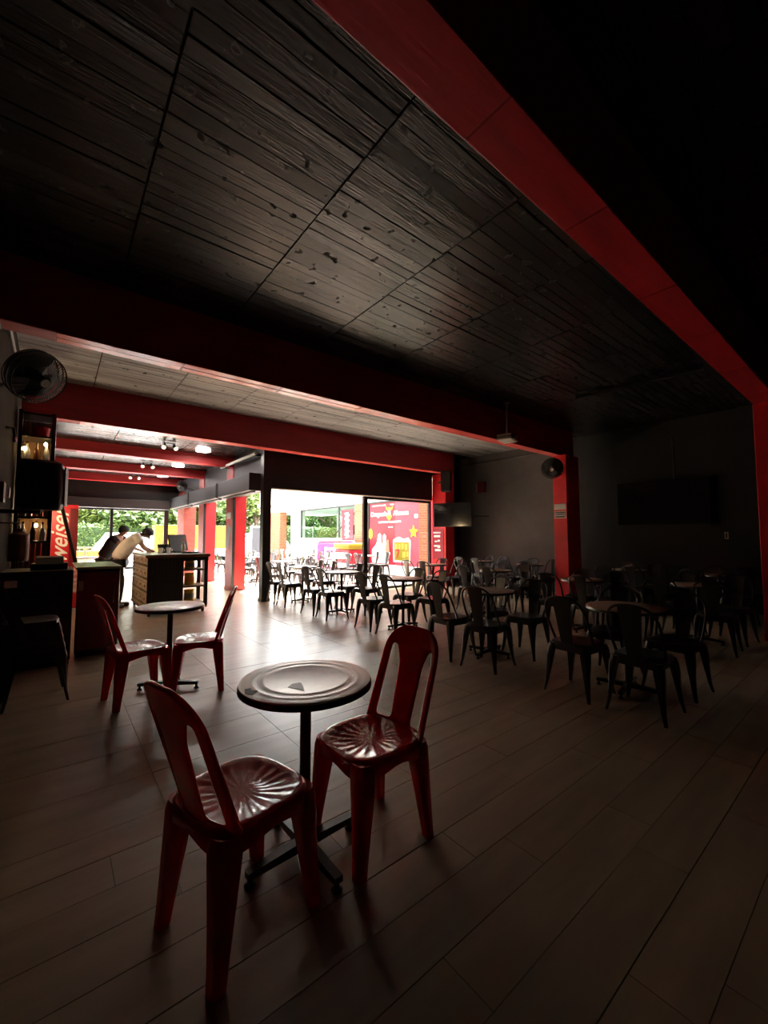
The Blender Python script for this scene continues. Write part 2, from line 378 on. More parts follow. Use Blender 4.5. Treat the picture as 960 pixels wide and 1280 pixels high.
beam(16.0, 16.2, XL, XP+.05, HC2+.02, 'red beam over the bar, last before the end window', HB, 'redcol')

# walls
struct('wall_left', B(XL-.2, XL, YB, YE+.2, 0, HC+.3), M['lwall'], 'grey brown plaster wall at the left')
struct('wall_back', B(XL-.2, XR+.2, YB-.2, YB, 0, HC+.3), M['dwall'], 'black wall behind the camera')
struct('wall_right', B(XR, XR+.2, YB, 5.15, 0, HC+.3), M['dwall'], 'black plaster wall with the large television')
struct('wall_right', B(XR, XR+.2, 5.15, YP+.2, 0, HC+.3), M['litwall'], 'black plaster wall beside the front opening, lightened for daylight')
# end wall of the bar with its opening
wf = struct('wall_far', B(XL-.2, 0.1, YE, YE+.2, 0, HC2+.2), M['dwall'], 'black end wall of the bar above the garden window')
struct('header', B(0.1, XP+.2, YE, YE+.2, 2.68, HC2+.2), M['dwall'], parent=wf)
BB(0.1, 3.24, YE-.3, YE, 2.36, 2.68, .01).build('shutter_housing', M['cap'], wf)
w1 = BB(1.46, 1.55, YE, YE+.08, 0, 2.36, .005).build('window_1', M['gun']); w1['kind'] = 'structure'; w1['label'] = 'garden window frame at the end of the bar'
BB(3.12, 3.26, YE, YE+.1, 0, 2.36, .005).build('jamb', M['gun'], w1); BB(0.1, 0.18, YE, YE+.08, 0, 2.36, .005).build('jamb', M['gun'], w1)
BB(0.18, 3.12, YE+.01, YE+.07, 2.30, 2.36, .005).build('head_rail', M['gun'], w1)
# right side of the bar: wall above, columns, shutters
wb = struct('wall_bar', B(XP+.02, XP+.2, 8.7, YE, 2.80, HC2+.3), M['greybox'], 'lavender grey wall above the shutter boxes')
struct('lintel', B(XP+.06, XP+.2, 8.7, YE, 2.42, 2.80), M['cap'], parent=wb)
for (a, b, nm) in ((8.78, 11.02, 'first'), (11.16, 13.98, 'second'), (14.1, YE-.02, 'third')):
    t = thing('shutter_box', 'long grey rolling shutter box on the bar columns, %s from the black post' % nm, 'shutter box', (3.42, (a+b)/2, 2.4), 0, 'shutter boxes along the bar')
    h = (b-a)/2
    BB(-.15, .15, -h+.02, h-.02, 0, .38, .012).build('housing', M['greybox'], t)
    BB(-.155, .15, -h, -h+.02, -.005, .385, .004).build('end_cap', M['cap'], t); BB(-.155, .15, h-.02, h, -.005, .385, .004).build('end_cap', M['cap'], t)
    MB().box(-.03, .03, -h+.1, h-.1, -.03, 0.004).build('bottom_bar', M['cap'], t)
def column(x0, x1, y0, y1, z1, m, label, rail=True):
    c = BB(x0, x1, y0, y1, 0, z1, .008).build('column', m); c['kind'] = 'structure'; c['label'] = label
    if rail:
        g = MB().box(x0+.0, x0+.07, y0-.03, y0+.002, 0, 2.4); g.build('guide_rail', M['gun'], c)
    BB(x0-.008, x1+.008, y0-.008, y1+.008, 0, .10, .004).build('plinth', m, c)
    return c
c1 = column(XP, XP+.36, 10.73, 11.25, HC2, M['redcol_dim'], 'red column between the bar and the patio, nearest the black post')
BB(XP-.006, XP, 10.85, 11.15, 1.85, 2.02, .001).build('notice', M['offwhite'], c1)
p = MB(); p.loft([[(XP-.004, 10.80, 1.60), (XP-.004, 11.12, 1.75), (XP-.004, 11.2, 1.1), (XP-.004, 11.0, 1.05)], [(XP-.0005, 10.80, 1.60), (XP-.0005, 11.12, 1.75), (XP-.0005, 11.2, 1.1), (XP-.0005, 11.0, 1.05)]]); p.build('torn_poster', M['grey'], c1)
column(XP, XP+.38, 13.4, 13.95, HC2, M['redcol_dim'], 'red column between the bar and the patio, second from the black post')
column(XP, XP+.4, 15.85, 16.85, HC2, M['brickred'], 'brick column at the corner of the end window', False)
# black steel post at the inner corner and header over the front opening
post = BB(XP-.09, XP+.09, YP, YP+.18, 0, HC2, .006).build('trim_post', M['gun']); post['kind'] = 'structure'; post['label'] = 'black steel post at the corner of the front opening'
BB(XP-.1, XP+.1, YP-.01, YP+.19, 0, .06, .004).build('base_plate', M['gun'], post)
hd = struct('wall_front', B(XP+.09, 8.62, YP, YP+.2, 2.45, HC+.3), M['dwall'], 'black wall above the front opening')
BB(XP+.09, 8.62, YP-.02, YP+.22, 2.425, 2.452, .004).build('edge_highlight', M['white'], hd)  # white strip stands in for the highlight along the header's lower edge
struct('return_wall', B(8.99, XR, YP, YP+.2, 0, HC+.3), M['dwall'], parent=hd)
struct('upper_wall', B(8.60, 9.0, YP, YP+.2, HB-.05, HC+.3), M['dwall'], parent=hd)
dr = BB(6.18, 6.30, YP+.04, YP+.12, 0, 2.36, .004).build('window_2', M['gun']); dr['kind'] = 'structure'; dr['label'] = 'black framed glazed half of the front opening'
BB(6.18, 8.62, YP+.04, YP+.12, 2.36, 2.425, .004).build('head_rail', M['gun'], dr); BB(8.54, 8.62, YP+.04, YP+.12, 0, 2.36, .004).build('jamb', M['gun'], dr)
BB(6.30, 8.54, YP+.05, YP+.11, 0, .07, .004).build('sill_rail', M['gun'], dr)
B(6.30, 8.54, YP+.076, YP+.084, .07, 2.36).build('pane', M['glass'], dr)
# inside columns
ca = column(8.62, 8.99, 7.98, 8.5, HB, M['redcol'], 'red corner column behind the small television', False)
cb = column(8.72, 9.3, 4.49, 4.80, HB, M['redcol'], 'red column with two notices and a wall fan', False)
column(7.42, 7.8, 0.905, 1.165, HB, M['redcol'], 'dark red column at the right edge', False)
struct('wall_near', B(7.8, XR, 0.93, 1.14, 0, HB), M['dwall'], 'black wall return beside the dark red column')
# notices on the column
nb = BB(8.711, 8.7195, 4.51, 4.78, 1.98, 2.11, .001).build('notice', M['offwhite'], cb)
nb = BB(8.711, 8.7195, 4.51, 4.78, 1.79, 1.95, .001).build('notice', M['offwhite'], cb)
for (z0, z1, a, b) in ((1.905, 1.93, 4.54, 4.75), (1.865, 1.89, 4.55, 4.74), (1.81, 1.84, 4.54, 4.75), (1.815, 1.93, 4.757, 4.77), (1.815, 1.93, 4.52, 4.533)):
    B(8.7095, 8.7112, a, b, z0, z1).build('printed_line', M['black'], nb)
# poster on the corner column
B(8.611, 8.6195, 8.06, 8.46, .75, 1.62).build('poster', M['posterred'], ca)
mx = facing_minus_x
for i, (yy, zz, w, h) in enumerate(((8.36, 1.50, .2, .05), (8.24, 1.50, .15, .04), (8.31, 1.40, .25, .06), (8.24, 1.27, .08, .05), (8.35, 1.25, .1, .04), (8.33, 1.12, .2, .05), (8.24, 1.10, .1, .08), (8.31, 1.0, .16, .06), (8.2, 1.0, .06, .05))):
    B(8.607, 8.612, yy-w/2, yy+w/2, zz-h/2, zz+h/2).build('printed_block', M['white'], ca)
# conduit on right wall
o = MB().tube([(9.82, 8.4, 3.60), (9.82, 5.6, 3.56)], .016).build('trim_conduit', M['gun'], None, True); o['kind'] = 'structure'; o['label'] = 'black conduit along the right wall below the ceiling'
o = MB().tube([(6.83, 3.31, 3.745), (7.06, 1.6, 3.745)], .022).build('trim_conduit', M['gun'], None, True); o['kind'] = 'structure'; o['label'] = 'dark pipe fixed under the ceiling near the right'
o = MB().tube(catmull([(7.5, 4.3, 3.74), (7.3, 4.56, 3.55), (6.9, 4.58, 3.62), (6.0, 4.58, 3.72)], 5), .008, 6).build('trim_cable', M['black'], None, True); o['kind'] = 'structure'; o['label'] = 'thin black cable sagging along the middle beam'

# ================================================================ RED PLASTIC CHAIRS
def superring(a, b, n, z, cx=0, e=4.0, fz=None):
    out = []
    for k in range(n):
        t = 2*PI*k/n; c, s_ = math.cos(t), math.sin(t); q = (abs(c)**e+abs(s_)**e)**(-1/e)
        x, y = a*q*c, b*q*s_
        out.append((cx+x, y, z if fz is None else fz(x/a, y/b, t, z)))
    return out
def red_chair(loc, rz, label, back_top=0.905):
    t = thing('plastic_chair', label, 'chair', loc, rz, 'red plastic chairs')
    n = 96
    def dish(u, v, th, z): return z-0.010*max(0, u)**3
    def ribs(u, v, th, z): return z-0.010*max(0, u)**3+.0011*math.sin(20*th)
    def skirt(u, v, th, z): return z-0.010*max(0, u)**3-0.030*abs(math.sin(2*th))**2
    rings = [superring(.012, .012, n, .432, .01, 2), superring(.05, .05, n, .433, .01, 2.1), superring(.08, .08, n, .435, .01, 2.2, ribs), superring(.13, .13, n, .439, .01, 2.6, ribs), superring(.17, .168, n, .446, .01, 3, ribs),
             superring(.190, .190, n, .450, .01, 3.2, dish), superring(.203, .204, n, .446, .01, 3.3, dish), superring(.209, .211, n, .434, .01, 3.4, dish), superring(.211, .213, n, .400, .01, 3.4, skirt),
             superring(.202, .204, n, .400, .01, 3.4, skirt), superring(.196, .198, n, .428, .01, 3.3, dish), superring(.02, .02, n, .420, .01, 2)]
    MB().loft(rings).build('seat', M['redplastic'], t, True)
    for sx_ in (-1, 1):
        for sy_ in (-1, 1):
            rings = []; dg = math.atan2(sy_, sx_)
            for (x, y, z, w) in ((.155, .152, .432, .043), (.160, .156, .40, .047), (.165, .160, .34, .044), (.178, .170, .20, .035), (.190, .178, .08, .028), (.198, .183, .0, .025)):
                r = []
                for k in range(20):
                    th = 2*PI*k/20; c, s_ = math.cos(th), math.sin(th); q = (c**6+s_**6)**(-1/6)
                    dd = math.atan2(math.sin(th-dg), math.cos(th-dg)); q *= 1-.22*math.exp(-(dd/.42)**2)
                    r.append((sx_*x+.01+w*q*c, sy_*y+w*q*s_, z))
                rings.append(r)
            MB().loft(rings).build('leg', M['redplastic'], t, True)
    # backrest: arch with a wide slat and two tall slots
    H = back_top-.425; rows = 22; V = []; F = []
    cols = 11
    lean = .135
    vs_open = .80
    for i in range(rows+1):
        v = i/rows; v = 1-(1-v)**1.35
        Wd = (.206-.012*v)*(1 if v < .68 else max(0.0, 1-((v-.68)/.325)**2.6)**(1/2.6))
        Wd = max(Wd, .035)
        bw = min(.046, Wd*.3)
        f2 = Wd-bw; f1 = .070+.028*v
        if v > .62: f1 += (v-.62)*0.18
        f1 = min(f1, f2*.97)
        xs = [-Wd, -Wd+bw*.5, -f2, -(f1+(f2-f1)*.5), -f1, 0, f1, f1+(f2-f1)*.5, f2, Wd-bw*.5, Wd]
        for y_ in xs:
            V.append((-.172-lean*v+(.055-.03*v)*(y_/.2)**2, y_, .425+H*v))
    for i in range(rows):
        v0 = i/rows; vv = 1-(1-(i+.5)/rows)**1.35
        for j in range(cols-1):
            if .06 < vv < vs_open and j in (2, 3, 6, 7): continue
            a = i*cols+j; F.append((a, a+1, a+cols+1, a+cols))
    b = MB(); b.v = V; b.f = F
    o = b.build('backrest', M['redplastic'], t, True, fix=True)
    md = o.modifiers.new('s', 'SOLIDIFY'); md.thickness = .02; md.offset = 0
    md = o.modifiers.new('b', 'SUBSURF'); md.levels = 2; md.render_levels = 2
    bake(o)
    return t
rc = red_chair((0.575, 1.575, 0), math.radians(13), 'red plastic chair nearest the camera, back to the left, at the worn beige table')
dup(rc, (1.215, 1.605, 0), math.radians(181), 'red plastic chair to the right of the worn beige table, facing left')
dup(rc, (0.59, 4.13, 0), math.radians(8), 'red plastic chair left of the lavender round table, beside the black cabinet')
dup(rc, (1.10, 4.11, 0), math.radians(163), 'red plastic chair right of the lavender round table')

# ================================================================ ROUND TABLES
def bistro(loc, label, R, topm, rings=False, rot=0.0, group=None, h=.75):
    t = thing('round_table', label, 'table', loc, rot, group)
    if rings:
        prof = [(.002, h), (R*.60, h), (R*.62, h+.0012), (R*.66, h+.0012), (R*.68, h), (R*.76, h), (R*.78, h+.0013), (R*.82, h+.0013), (R*.84, h), (R*.90, h+.001), (R*.97, h+.0015), (R*.995, h), (R*.995, h-.006), (.002, h-.006)]
    else:
        prof = [(.002, h), (R*.97, h), (R*.995, h-.003), (R*.995, h-.008), (.002, h-.008)]
    MB().lathe(prof, n=56).build('tabletop', topm, t, True)
    MB().lathe([(.05, h-.0085), (R, h-.0085), (R+.003, h-.012), (R+.003, h-.028), (R-.004, h-.032), (.05, h-.032)], n=56).build('rim', M['blackmetal'], t, True)
    MB().lathe([(.11, h-.033), (.11, h-.045), (.03, h-.055), (.024, h-.06), (.024, .09), (.034, .085), (.034, .03), (.005, .03)], n=20).build('pole', M['blackmetal'], t, True)
    for k in range(4):
        a = k*PI/2; c, s_ = math.cos(a), math.sin(a)
        m_ = Matrix.Rotation(a, 4, 'Z')
        ar = MB().loft([[(.02, -.022, .035), (.02, .022, .035), (.02, .022, .075), (.02, -.022, .075)], [(.26, -.018, .035), (.26, .018, .035), (.26, .018, .06), (.26, -.018, .06)]]).xf(m_).build('base_arm', M['blackmetal'], t)
        MB().lathe([(.022, 0), (.024, .006), (.012, .014), (.010, .036)], (.245*c, .245*s_, 0), 14).build('foot', M['blackmetal'], ar, True)
    return t
t1 = bistro((0.90, 1.68, 0), 'round pedestal table with worn ringed beige top nearest the camera', .288, M['beige'], True, math.radians(3))
pt = MB()
pts = [(-.115, -.045), (-.085, -.13), (-.06, -.075), (-.045, -.03), (-.08, -.02)]
pt.loft([[(x, y, .7503) for x, y in pts], [(x, y, .7508) for x, y in pts]]); pt.build('torn_patch', M['brown'], t1)
pt = MB(); pts = [(-.262, .05), (-.236, .045), (-.245, .02), (-.228, .0), (-.262, -.03), (-.28, .0)]
pt.loft([[(x, y, .7505) for x, y in pts], [(x, y, .7525) for x, y in pts]]); pt.build('chipped_edge', M['black'], t1)
bistro((0.86, 4.22, 0), 'round pedestal table with lavender grey top between two red chairs', .285, M['lav'], False, math.radians(-32))
ORD = ['first', 'second', 'third', 'fourth', 'fifth']
T = {'front': [(4.08, 1.58), (4.05, 3.08), (4.2, 4.78), (4.12, 6.38), (4.18, 8.0)],
     'middle': [(6.72, 1.70), (6.2, 2.98), (6.6, 4.85), (6.85, 6.75)],
     'back': [(8.75, 1.85), (8.75, 3.3), (8.6, 5.35), (8.85, 6.9)]}
first = None
proto = None
def tolix():
    t = thing('metal_chair', '', 'chair')
    n = 24
    rg = [superring(.01, .01, n, .447, 0, 2), superring(.12, .12, n, .447, 0, 3), superring(.145, .145, n, .451, 0, 4), superring(.172, .172, n, .452, 0, 5), superring(.180, .180, n, .447, 0, 5), superring(.181, .181, n, .415, 0, 5), superring(.175, .175, n, .415, 0, 5), superring(.17, .17, n, .440, 0, 5), superring(.01, .01, n, .440, 0, 2)]
    MB().loft(rg).build('seat', M['blackmetal'], t, True)
    for sx_ in (-1, 1):
        for sy_ in (-1, 1):
            rings = []; dg = math.atan2(sy_, sx_)
            for (d, z, w) in ((.142, .43, .036), (.150, .385, .042), (.160, .31, .037), (.172, .20, .026), (.188, .08, .017), (.205, .0, .013)):
                r = []
                for k in range(12):
                    th = 2*PI*k/12; c, s_ = math.cos(th), math.sin(th); q = (c**4+s_**4)**(-1/4)
                    dd = abs(math.atan2(math.sin(th-dg), math.cos(th-dg))); q *= 1 if dd < 1.7 else .55
                    r.append((sx_*d+w*q*c, sy_*d+w*q*s_, z))
                rings.append(r)
            MB().loft(rings).build('leg', M['blackmetal'], t, True)
    br = MB()
    for s_ in (-1, 1):
        br.box(-.15, .15, s_*.166-.004, s_*.166+.004, .375, .42); br.box(s_*.166-.004, s_*.166+.004, -.15, .15, .375, .42)
    br.build('apron', M['blackmetal'], t)
    h = [(-.06, .176, .44), (-.12, .188, .56), (-.185, .187, .70), (-.225, .160, .79), (-.242, .10, .838), (-.246, 0, .852)]
    h = h+[(x, -y, z) for x, y, z in reversed(h[:-1])]
    MB().tube(catmull(h, 4), .0115, 7).build('back_frame', M['blackmetal'], t, True)
    sp = []
    for i in range(7):
        v = i/6; w = .052+.034*v; x = -.166-.080*v; z = .445+.40*v
        sp.append([(x, -w, z), (x-.006, 0, z), (x, w, z), (x-.007, w, z), (x-.013, 0, z), (x-.007, -w, z)])
    MB().loft(sp).build('back_splat', M['blackmetal'], t, True)
    return t
SIDES = [('left-hand', -1, .27), ('front', -1, -.26), ('right-hand', 1, -.27), ('rear', 1, .27)]
used = False
def place(x, y, rz, label, group):
    global proto, used
    if proto is None: proto = tolix()
    if not used:
        used = True; proto.location = (x, y, 0); proto.rotation_euler = (0, 0, rz); proto['label'] = label; proto['group'] = group
        return proto
    return dup(proto, (x, y, 0), rz, label, group)
SPEC = {('front', 0): [(-.30, .27), (-.33, -.25), (.30, -.33), (.33, .25)]}
tproto = {}
for row in ('front', 'middle', 'back'):
    for i, (x, y) in enumerate(T[row]):
        R = .325 if (row, i) == ('front', 0) else .30
        m_ = M['brown']
        key = R
        lab = 'round brown topped cafe table, %s from the right in the %s row' % (ORD[i], row)
        if key not in tproto: tproto[key] = bistro((x, y, 0), lab, R, m_, False, math.radians(8), 'round cafe tables among the black chairs')
        else: dup(tproto[key], (x, y, 0), math.radians(random.uniform(-15, 15)), lab, 'round cafe tables among the black chairs')
        for j, (nm, sx_, dy) in enumerate(SIDES):
            dx, d_y = (sx_*.36, dy)
            if row != 'front': dx += random.uniform(-.03, .04); d_y += random.uniform(-.02, .02)
            rz = (0 if sx_ < 0 else PI)+math.radians(random.uniform(-7, 7))
            if row == 'front' and i == 4 and sx_ < 0: dx -= .05
            place(x+dx, y+d_y, rz, 'black metal chair, %s of four, at the %s table from the right, %s row' % (nm, ORD[i], row), 'black metal chairs inside')

# ---- stacked chairs at the left wall
st = [(-0.08, 4.66, 0.0), (-0.095, 4.66, .075), (-0.11, 4.66, .15), (-.125, 4.66, .225)]
for k, (x, y, z) in enumerate(st):
    c = place(x, y, math.radians(4), 'black metal chair stacked by the left wall, %s of the stack' % ('bottom', 'second', 'third', 'top')[k], 'chairs stacked by the left wall')
    c.location.z = z

# ================================================================ PATIO FURNITURE
PT = [((4.75, 10.1), 'beside the black post'), ((6.6, 10.5), 'before the pharmacy poster'), ((5.0, 12.6), 'behind the first red column'), ((7.0, 13.0), 'before the pink freezer'), ((6.2, 15.6), 'before the white column'), ((8.3, 11.3), 'closest to the pharmacy window'), ((8.2, 16.2), 'below the staircase window'), ((5.2, 15.4), 'seen between the red columns')]
for i, ((x, y), d) in enumerate(PT):
    dup(tproto[.30], (x, y, 0), math.radians(10*i), 'round cafe table on the patio, ' + d, 'cafe tables on the patio')
    for j, (nm, sx_, dy) in enumerate(SIDES):
        rz = (0 if sx_ < 0 else PI)+math.radians(random.uniform(-15, 15))
        place(x+sx_*.42+random.uniform(-.04, .04), y+dy*1.05, rz, 'black metal patio chair, %s of four, table %s' % (nm, d), 'black metal chairs on the patio')

# ================================================================ BAR COUNTER OF CRATES
G = 'beer crates under the bar top'
def crate(x0, y0, z0, w, d, h, m, label, first_=[None]):
    if first_[0] is None or m is not first_[0][1]:
        t = thing('beer_crate', label, 'crate', (x0, y0, z0), 0, G)
        b = MB(); b.box(0, w, 0, d, 0, .012)
        # side and end walls with hand holes and slots
        def wall(p):
            for (a0, a1, b0, b1) in p[0]: p[1](a0, a1, b0, b1)
        def grid(L):
            out = [(0, L, 0, .05), (0, L, h-.035, h)]
            nn = max(2, round(L/.12)); st_ = L/nn
            for i in range(nn+1):
                c = min(max(i*st_, .014), L-.014); out.append((c-.014, c+.014, .05, h-.035))
            out.append((0, L, h*.42, h*.42+.05)); out.append((0, L*.3, h*.62, h-.03)); out.append((L*.7, L, h*.62, h-.03))
            return out
        f = MB()
        for a0, a1, b0, b1 in grid(w): b.box(a0, a1, 0, .014, b0, b1); b.box(a0, a1, d-.014, d, b0, b1)
        for a0, a1, b0, b1 in grid(d): b.box(0, .014, a0, a1, b0, b1); b.box(w-.014, w, a0, a1, b0, b1)
        b.build('crate_body', m, t, fix=False)
        rm = MB().box(-.004, w+.004, -.004, .006, h-.03, h).box(-.004, w+.004, d-.006, d+.004, h-.03, h).box(-.004, .006, 0, d, h-.03, h).box(w-.006, w+.004, 0, d, h-.03, h)
        rm.build('crate_rim', m, t, fix=False)
        BB(.016, w-.016, .016, d-.016, .014, h*.75, .02).build('bottle_block', M['black'], t)
        first_[0] = (t, m); return t
    return dup(first_[0][0], (x0, y0, z0), 0, label)
tr = thing('trolley', 'low wooden trolley on casters under the crate bar', 'trolley', (1.76, 8.9, 0))
BB(-.50, .50, -.82, .95, .085, .125, .008).build('deck', M['oldwood'], tr)
for (x, y) in ((-.44, -.74), (.44, -.74), (-.44, .88), (.44, .88)):
    w = MB().tube([(x-.018, y, .035), (x+.018, y, .035)], .035, 16).build('caster', M['black'], tr, True)
    MB().box(x-.026, x-.02, y-.02, y+.02, .03, .085).box(x+.02, x+.026, y-.02, y+.02, .03, .085).box(x-.03, x+.03, y-.03, y+.03, .076, .085).build('fork', M['gun'], w)
cw, cd, ch = .43, .30, .215
hn = ['bottom', 'second', 'third', 'top']
for mi, (mm, xs) in enumerate(((M['paleplastic'], 1.28), (M['darkcrate'], 1.72))):
    pass
for lay in range(4):
    for k in range(4):
        crate(1.27, 8.12+k*.425, .126+lay*.226, .42, .41, .222, M['paleplastic'], 'dusty crate in the %s layer of the bar, %s from its near end' % (hn[lay], ORD[k]))
bc = thing('bar_counter', 'dark bar counter of board and shelves with grey top on stacked crates', 'counter', (1.27, 8.10, .126))
crates2 = bc
f = MB(); nn, mm_ = 8, 9
f.box(0.0, .52, -.012, 0, 0, .905)
for i in range(nn+1): f.box(.01+i*.0615, .022+i*.0615, -.022, -.012, 0, .905)
for i in range(mm_+1): f.box(0, .52, -.020, -.012, i*.0995, i*.0995+.014)
f.build('front_board', M['darkcrate'], crates2, fix=False)
# shelf unit at the right end
def shf(x0, x1, y0, y1, z0, z1, b, nm, m): return BB(x0+.75, x1+.75, y0+.2, y1+.2, z0, z1, b).build(nm, m, bc)
for (x, y) in ((-.21, -.2), (.21, -.2), (-.21, .3), (.21, .3)): shf(x-.03, x+.03, y-.03, y+.03, 0, .88, .006, 'post', M['black'])
for z in (.03, .335, .635): shf(-.2, .2, -.2, .3, z, z+.03, .004, 'shelf', M['oldwood'])
shf(-.245, .245, -.235, .335, .82, .885, .006, 'top_frame', M['black'])
for z, nm in ((.186, 'bottom'), (.491, 'middle'), (.791, 'upper')):
    pass
for i, z in enumerate((.187, .492, .792)):
    if i == 2: continue
    y = thing('yellow_tin', 'yellow tin on the %s shelf at the right end of the bar' % ('lower', 'middle')[i], 'tin', (2.0, 8.32, z), 0, 'yellow tins on the bar shelves')
    MB().lathe([(.01, 0), (.085, 0), (.088, .01), (.085, .2), (.088, .21), (.08, .215), (.01, .213)], n=24).build('can', M['yellow'], y, True)
    MB().lathe([(.0885, .06), (.0885, .15)], n=24).build('band', M['orange'] if i else M['greentop'], y, True)
y = thing('yellow_tin', 'yellow tin on the top shelf at the right end of the bar', 'tin', (2.0, 8.32, .792), 0, 'yellow tins on the bar shelves')
MB().lathe([(.01, 0), (.085, 0), (.088, .01), (.085, .13), (.088, .14), (.01, .145)], n=24).build('can', M['yellow'], y, True)
MB().lathe([(.0885, .03), (.0885, .10)], n=24).build('band', M['greentop'], y, True)
wt = BB(-.03, 1.02, -.03, 1.83, .905, .94, .008).build('worktop', M['greentop'], bc)
BB(-.035, 1.025, -.035, -.015, .885, .941, .004).build('edge_trim', M['oldwood'], wt)
zt = 1.0665
# things on the bar top
o = thing('monitor', 'dark tilted screen standing on the bar top', 'monitor', (2.0, 9.2, zt), math.radians(25))
BB(-.12, .12, -.07, .07, 0, .015, .004).build('stand_foot', M['black'], o)
b = MB(); b.loft([[(-.20, -.02, .03), (.20, -.02, .03), (.20, .02, .03), (-.20, .02, .03)], [(-.20, .07, .36), (.20, .07, .36), (.20, .10, .35), (-.20, .10, .35)]]); b.build('display', M['black'], o)
MB().tube([(0, 0, .01), (0, .03, .16)], .02).build('stand_arm', M['black'], o)
o = thing('bottle', 'pale bottle standing on the bar before the tilted screen', 'bottle', (1.98, 8.78, zt))
MB().lathe([(.005, 0), (.034, 0), (.036, .01), (.036, .15), (.014, .2), (.013, .25), (.005, .25)], n=18).build('glass_body', M['clear'], o, True)
MB().lathe([(.015, .245), (.015, .27), (.004, .272)], n=14).build('cap', M['red'], o, True)
o = thing('ice_bucket', 'black bucket with utensils on the bar beside the man', 'bucket', (1.72, 9.28, zt))
MB().lathe([(.01, 0), (.085, 0), (.105, .16), (.11, .165), (.10, .165), (.08, .01), (.01, .01)], n=22).build('pail', M['black'], o, True)
for k in range(3): MB().tube([(.02*k-.02, .01*k, .012), (.06*k-.08, .03*k-.03, .30)], .006).build('utensil', M['gun'], o)
for k, (x, yy) in enumerate(((1.62, 8.95), (1.76, 8.98))):
    o = thing('cup', ('white cup on the bar nearest the man', 'white cup on the bar beside the pale bottle')[k], 'cup', (x, yy, zt), 0, 'white cups on the bar')
    MB().lathe([(.005, 0), (.03, 0), (.042, .10), (.038, .10), (.027, .006), (.005, .006)], n=18).build('cup_body', M['white'], o, True)
    MB().ring((.048, 0, .055), (0, 1, 0), .02, .005, 14, 5).build('handle', M['white'], o, True)
o = thing('tray', 'black tray lying at the right end of the bar top', 'tray', (2.08, 8.62, zt))
MB().lathe([(.01, 0), (.15, 0), (.165, .022), (.16, .024), (.148, .006), (.01, .006)], n=28).build('tray_body', M['blackmetal'], o, True)
MB().lathe([(.158, .02), (.168, .026), (.16, .03)], n=28).build('tray_lip', M['blackmetal'], o, True)
o = thing('tin_box', 'dark rectangular box on the bar beside the bucket', 'box', (1.95, 9.55, zt), .2)
BB(-.14, .14, -.1, .1, 0, .13, .01).build('body', M['black'], o); BB(-.145, .145, -.105, .105, .13, .155, .006).build('lid', M['gun'], o)

